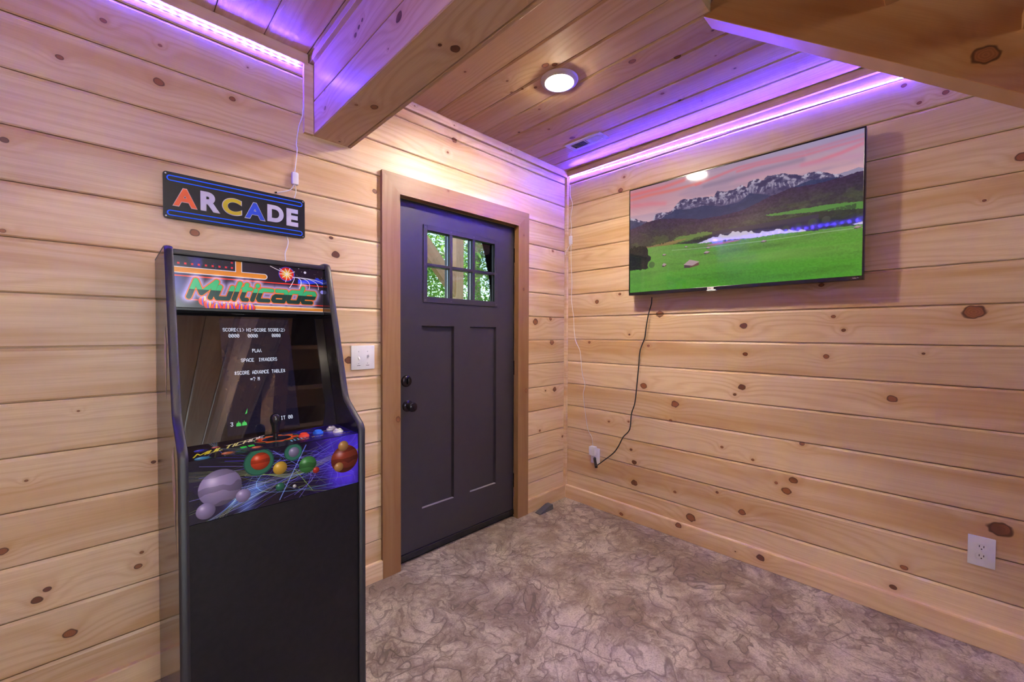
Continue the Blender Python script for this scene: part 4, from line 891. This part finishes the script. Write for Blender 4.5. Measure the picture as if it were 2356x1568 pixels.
def paint_tv():
    A = (ty0-ty1-2*bz)/(tz1-tz0-bz-.019); c = Canvas(720, 405, A, (178, 150, 172)); U = c.X/A; V = c.Y
    def ip(L): return np.interp(U, [p[0] for p in L], [p[1] for p in L])
    def jag(sc, amp, seed): return amp*(fbm(U*sc, U*0+.5, seed, 5)-.5)*2
    n = fbm(U*3+V*4, V*11-U*2.2, 71, 4)
    c.I = np.clip(c.I+(sst(0, .35, V)*np.array((.13, .04, -.02))[:, None, None]).transpose(1, 2, 0)*1.0, 0, 1)
    c.blend(sst(.45, .75, n)*.5, (146, 128, 160)); c.blend(sst(.4, .0, U)*sst(.3, .1, V)*.5, (205, 120, 130))
    for (pts, w, col, al) in (([(-.02, .045), (.18, .047), (.30, .03)], .018, (228, 104, 104), .65), ([(.0, .09), (.12, .085), (.25, .095), (.38, .09)], .014, (226, 110, 100), .65), ([(.36, .10), (.45, .075), (.557, .044), (.663, .046), (.806, .055), (.935, .045), (1.0, .04)], .013, (222, 104, 118), .65),
                              ([(.55, .075), (.63, .065), (.8, .083), (.9, .075), (1.0, .07)], .012, (226, 100, 116), .6), ([(.80, .15), (.86, .15), (.93, .13), (1.0, .10)], .014, (224, 104, 126), .55), ([(0, .15), (.12, .17), (.2, .2)], .02, (222, 116, 132), .5), ([(.4, .13), (.6, .12), (.8, .11)], .02, (128, 112, 140), .5), ([(.55, .15), (.7, .14), (1, .18)], .02, (190, 140, 170), .5)):
        d = c.dist([(a*A, b) for a, b in pts]); c.blend(np.exp(-((d+.012*(n-.5))/w)**2)*al, col)
    c.blend(sst(.35, .8, U)*sst(.14, .0, V)*.55, (150, 148, 188)); c.blend(sst(.18, .34, V)*.45, (214, 186, 200))
    far = ip(FAR)+jag(40, .006, 3); c.blend(((V > far) & (U > .9))*1.0, (150, 140, 168))
    rg = ip(RIDGE)+jag(60, .012, 5); m_ = (V > rg)*1.0
    rock = fbm(U*70+V*20, V*46-U*30, 13, 4); dep = np.clip((V-rg)/.12, 0, 1)
    c.blend(m_, (86, 78, 112)); c.blend(m_*sst(.52, .66, rock)*(1-dep)*.95, (196, 186, 206)); c.blend(m_*sst(.46, .34, rock)*.6, (52, 46, 84))
    gul = np.abs(np.sin(U*210+6*vnoise(U*24, V*20, 4))); c.blend(m_*(gul > .93)*sst(.35, .55, dep)*sst(1.0, .75, dep)*(U > .45)*(rock > .45)*.6, (190, 180, 196))
    bl = ip(BLUEM)+jag(14, .012, 7); mb = (V > np.maximum(bl, rg+.02))*1.0; c.blend(mb*.88, (44, 54, 92)); c.blend(mb*sst(.5, .7, fbm(U*30, V*40, 17))*.4, (66, 66, 108))
    for xx in (.03, .06): pass
    hl = ip(HILL)+jag(50, .006, 9); mh = (V > hl)*1.0; hn = fbm(U*26, V*30, 19); tex = fbm(U*140, V*110, 21, 3)
    hd = np.clip((V-hl)/.22, 0, 1)[..., None]
    hc = (np.array((62, 44, 74))*(1-hd)+np.array((56, 62, 52))*hd)/255.*(.75+.5*tex[..., None]); c.blend(mh, hc)
    c.blend(mh*sst(.5, .7, hn)*.45*hd[..., 0], (96, 112, 60))
    g2 = [(0.661,0.47),(0.787,0.472),(0.897,0.476),(1.0,0.494),(1.001,0.543),(0.897,0.522),(0.787,0.501),(0.691,0.486)]; c.poly([(a*A, b) for a, b in g2], (84, 136, 62), 1.0, .012*(tex-.5))
    c.poly([(a*A, b) for a, b in ((.26, .53), (.40, .52), (.47, .545), (.36, .575), (.12, .59), (.25, .56))], (104, 140, 66), .8, .02*(tex-.5))
    c.poly([(a*A, b) for a, b in ((.10, .575), (.25, .555), (.33, .555), (.22, .60), (.10, .605))], (150, 120, 78), .8, .02*(tex-.5))
    dk = ((V > .50+.09*(1-U)) & (V < ip(MEADOW)-.01+0*U) & (U > .35) & (U < .98)); c.blend(dk*(tex > .3)*.55, (38, 44, 40))
    me = ip(MEADOW)+jag(30, .003, 25); mm = (V > me)*1.0; k = sst(.6, 1.0, V)
    gr = fbm(U*7+V*3, V*28, 31, 4); fine = fbm(U*180, V*120, 33, 2)
    gc = (np.array((104, 150, 64))*(1-k[..., None])+np.array((74, 148, 42))*k[..., None])/255.*(.80+.36*gr[..., None])*(.9+.2*fine[..., None]); c.blend(mm, gc)
    c.blend(mm*np.exp(-((V-.78-.02*U)/.05)**2-((U-.7)/.25)**2)*.5, (134, 178, 84)); c.blend(mm*sst(.5, .75, gr)*.3, (52, 128, 22)); c.blend(mm*sst(.45, .0, U)*.3, (132, 176, 104))
    lk = LAKE; c.poly([(a*A, b) for a, b in lk], (206, 196, 214), 1.0, .008*(tex-.5)); c.poly([(a*A, b) for a, b in ((.97, .640), (1.002, .632), (1.002, .649), (.975, .648))], (206, 196, 214))
    tr = (V < np.interp(U, [.37, .46, .54, .61, .72, .81, .86], [.615, .563, .553, .572, .593, .618, .637])+.028*vnoise(U*90, U*0, 8)) & (V > .53) & (U > .44) & (U < .86); c.blend(tr*.9, (58, 52, 74))
    c.poly([(a*A, b) for a, b in ((.404, .638), (.482, .629), (.573, .633), (.551, .643), (.447, .652))], (170, 112, 100), .9)
    c.line([(a*A, b) for a, b in ((.24, .64), (.36, .655), (.55, .665), (.7, .672), (.85, .668), (1, .672))], .004, (178, 196, 160), .7)
    # barns
    def barn(u, v, w, h):
        x = u*A; c.poly([(x-w, v), (x-w*.2, v-h*.1), (x-w*.2, v+h), (x-w, v+h*.9)], (74, 58, 70)); c.poly([(x-w*.2, v-h*.1), (x+w, v), (x+w, v+h*.6), (x-w*.2, v+h)], (104, 72, 62)); c.poly([(x-w*1.1, v+h*.12), (x-w*.25, v-h), (x+w*1.1, v-h*.25), (x+w*.15, v+h*.55)], (176, 150, 152))
    barn(.342, .782, .064, .036); barn(.2, .765, .020, .018)
    for (u, v, w) in ((.2, .671, .018), (.315, .627, .013), (.424, .663, .018), (.416, .701, .024), (.662, .673, .018), (.985, .665, .02)): barn(u, v, w, w*.55)
    tl = ((U < .115+.02*(vnoise(V*40, V*0, 5)-.5)-.25*np.clip(.62-V, 0, 1)) & (V > .545+.03*vnoise(U*130, U*0, 6)) & (V < .785+.02*(tex-.5))); c.blend(tl*1.0, (30, 34, 34)); c.blend(tl*sst(.5, .7, tex)*.5, (52, 66, 48))
    c.disc(.13*A, .75, .03, (66, 96, 52), .8)
    for (u, v, r) in ((.745, .59, .022), (.79, .585, .02), (.84, .575, .028), (.885, .57, .025), (.50, .615, .010)): c.disc(u*A, v+.01, r, (70, 74, 66), .8)
    return c
c = paint_tv()
c.mesh('screen', TVPIC, tv, (tx+.0005, ty0-bz, tz1-bz), (0, -(ty0-ty1-2*bz), 0), (0, 0, -(tz1-tz0-bz-.019)))
bd = MB().box(tx-.0022, tx, -1.154, -1.118, tz0+.003, tz0+.016, .0005).build('badge', WHITE, tv)
m = MB(); text_fit(m, 'TCL', lambda a, b, c_: (tx-.0022-c_, -1.123-a, tz0+.0065+b), .016, .006, .0003, .03); m.build('badge_lettering', PLBLACK, bd)
MB().box(tx-.002, tx+.02, -1.165, -1.115, tz0-.006, tz0+.001, .001).build('sensor_window', plain('sensor_plastic', (.35, .42, .48), .15), tv)
m = MB(); text_fit(m, 'Roku TV', lambda a, b, c_: (tx-.001-c_, -1.777-a, tz0+.006+b), .024, .0055, .0003, .02); m.build('bezel_lettering', WHITE, tv)

tv.rotation_euler = (0, math.radians(-.45), 0); tv.location.x = -.054

# television power cord
pc = empty('power_cord', (-.02, -.33, .327), 'black television power cord hanging to the wall socket', 'cord')
MB().tube([(-.03, -.742, 1.552), (-.029, -.740, 1.53), (-.028, -.737, 1.5057), (-.026, -.715, 1.4334), (-.024, -.697, 1.3308), (-.022, -.688, 1.2776), (-.022, -.657, 1.1968), (-.022, -.648, 1.0918), (-.024, -.637, .9709), (-.026, -.623, .8336), (-.030, -.600, .7543), (-.034, -.590, .6454), (-.045, -.546, .5848), (-.055, -.515, .516), (-.065, -.480, .4611), (-.072, -.400, .388), (-.070, -.358, .352), (-.066, -.338, .334)], .0038, 10).build('cable', CORDB, pc, smooth=True)
m = MB(); m.tube([(-.068, -.342, .330), (-.052, -.325, .345), (-.036, -.308, .366), (-.022, -.297, .375)], .011, 12, 3); m.build('plug', PLBLACK, pc, smooth=True)

# ---------------------------------------------------------------- sockets and switch
def outlet(y, z, w, h, label):
    root = empty('wall_outlet', (0, y, z-h/2), label, 'outlet')
    pt = MB().box(-.006, 0, y-w/2, y+w/2, z-h/2, z+h/2, .0022).build('cover_plate', WHITE, root, smooth=True)
    for s_ in (-1, 1):
        zz = z+s_*h*.155
        P = []
        for k in range(32):
            a = 2*PI*k/32; P.append((y+.0165*math.cos(a), zz+max(-.0135, min(.0135, .0165*math.sin(a)))))
        r = MB().prism(P, lambda p: (-.0085, p[0], p[1]), lambda p: (-.005, p[0], p[1])).build('receptacle', WHITE, root)
        for dy in (-.0062, .0062): MB().box(-.0088, -.0082, y+dy-.0011, y+dy+.0011, zz-.001, zz+.0075).build('slot', DARKSLOT, r)
        MB().lathe([(.0023, 0), (.0023, .0004)], (-.0084, y, zz-.0075), (-1, 0, 0), 12).build('ground_hole', DARKSLOT, r)
    MB().lathe([(.0028, 0), (.0028, .001), (.001, .0015)], (-.006, y, z), (-1, 0, 0), 12).build('screw', WHITEM, root)
    return root
outlet(-2.2025, .402, .0775, .125, 'empty white duplex wall outlet low on the right wall')
outlet(-.290, .390, .078, .118, 'white wall outlet in the corner with an adapter and black plug')
sw = empty('light_switch', (-1.678, 0, 1.122), 'white double toggle light switch plate between cabinet and door', 'switch')
MB().box(-1.7395, -1.6160, -.0065, 0, 1.122, 1.2445, .0022).build('cover_plate', WHITE, sw, smooth=True)
for (x, sgn) in ((-1.7015, -1), (-1.6545, 1)):
    MB().box(x-.0055, x+.0055, -.0072, -.006, 1.171, 1.196).build('toggle_slot', WHITEM, sw)
    m = MB(); zc_ = 1.1835
    m.prism([(-.0065, zc_-.006), (-.0065, zc_+.006), (-.021, zc_+sgn*.012+.0035), (-.021, zc_+sgn*.012-.0035)], lambda p: (x-.0035, p[0], p[1]), lambda p: (x+.0035, p[0], p[1])); m.build('toggle', WHITE, sw)
    for zz in (1.153, 1.214): MB().lathe([(.0028, 0), (.0028, .0008), (.001, .0014)], (x, -.0065, zz), (0, -1, 0), 12).build('screw', SCREW, sw)
    MB().box(x-.0085, x+.0085, -.0067, -.0064, 1.1415, 1.1435).build('label_line', DARKSLOT, sw)

# ---------------------------------------------------------------- door stop
ds = MB(); x0, x1 = -.405, -.262
ds.prism([(x0, 0), (x1+.004, 0), (x1, .036), (x1-.03, .038), (x0, .006)], lambda p: (p[0], -.094, p[1]), lambda p: (p[0], -.046, p[1]))
o = ds.build('door_stop', RUBBER, None, loc=(-.33, -.07, 0)); tag(o, 'small dark grey rubber wedge door stop on the floor by the corner', 'door stop')

# ---------------------------------------------------------------- outdoors seen through the door glass
GRND = plain('leafy_ground', (.10, .13, .05), .9, var=.5, nscale=6)
g = MB().box(-12, 26, .3, 40, -.35, -.25).build('ground', GRND); tag(g, 'shaded grassy ground outside beyond the door', 'ground')
pp = empty('porch_post', (.46, 2.06, -.25), 'square timber porch post with diagonal brace outside the door glass', 'post')
pst = MB().box(.405, .52, 2.0, 2.115, -.25, 3.4, .004).build('post', POSTW, pp); swap_local(pst, (0, 0, 1), (1, 0, 0), (.405, 2.0, -.25))
m = MB(); m.prism([(-.7, 2.965), (.405, 1.75), (.405, 1.995), (-.7, 3.21)], lambda p: (p[0], 2.015, p[1]), lambda p: (p[0], 2.10, p[1]))
br = m.build('brace', POSTW, pp); swap_local(br, (.673, 0, -.74), (.74, 0, .673), (-.7, 2.015, 2.965))
def leaf_mat(name, a, b):
    M = NT(name); P = M.n('TexCoord').outputs['Object']; f, _ = M.noise(P, 7, 2)
    c_ = M.mix(M.mr(f, .35, .65), a, b); d = M.n('BsdfDiffuse'); M.put(d.inputs[0], c_); t = M.n('BsdfTranslucent'); M.put(t.inputs[0], c_)
    mx = M.n('MixShader'); mx.inputs[0].default_value = .45; M.t.links.new(d.outputs[0], mx.inputs[1]); M.t.links.new(t.outputs[0], mx.inputs[2]); M.t.links.new(mx.outputs[0], M.out.inputs[0]); return M.m
LEAF = leaf_mat('tree_leaf', (.10, .26, .05), (.30, .50, .12)); BARK = plain('tree_bark', (.34, .28, .23), .9, var=.4, nscale=18)
def tree(x, y, h, rr, zc0, seed, nl, label):
    r = random.Random(seed); root = empty('tree', (x, y, -.25), label, 'tree', 'trees outside the door')
    MB().tube([(x, y, -.25), (x+.05, y+.02, h*.3), (x-.06, y, h*.6), (x+.1, y, h)], .075, 10, 4).build('trunk', BARK, root, smooth=True)
    m = MB()
    for k in range(7):
        a = r.uniform(0, 6.28); z0 = r.uniform(h*.25, h*.8); L = rr*r.uniform(.6, 1.0)
        m.tube([(x, y, z0), (x+L*.5*math.cos(a), y+L*.5*math.sin(a), z0+.25), (x+L*math.cos(a), y+L*math.sin(a), z0+.35+r.uniform(-.2, .5))], .028, 6, 3)
    m.build('branches', BARK, root, smooth=True)
    cl = [(r.gauss(0, .5)*rr, r.gauss(0, .5)*rr, zc0+r.uniform(-1, 1)*h*.42) for _ in range(60)]
    vs = []; fs = []
    for i in range(nl):
        cx, cy, cz_ = r.choice(cl); p = Vector((x+cx+r.gauss(0, .24), y+cy+r.gauss(0, .24), cz_+r.gauss(0, .2)))
        d = Vector((r.gauss(0, 1), r.gauss(0, 1), r.gauss(-.3, .6))).normalized(); e = d.cross(Vector((r.gauss(0, .4), r.gauss(0, .4), 1))).normalized(); nn = d.cross(e); s_ = r.uniform(.03, .065); n = len(vs)
        vs += [tuple(p-d*s_), tuple(p+e*s_*.5+nn*.01), tuple(p+d*s_), tuple(p-e*s_*.5+nn*.01)]; fs += [(n, n+1, n+2), (n, n+2, n+3)]
    m = MB(); m.add(vs, fs); f = m.build('foliage', LEAF, root); f['kind'] = 'stuff'
tree(4.1, 6.0, 5.0, 1.1, 3.0, 1, 12000, 'leafy tree with slim trunk seen in the right door panes')
tree(1.2, 4.4, 4.4, .8, 2.5, 2, 9000, 'leafy green tree seen in the left door panes')
tree(6.2, 12.0, 7.5, 2.6, 4.3, 3, 16000, 'farther leafy tree behind the porch post')
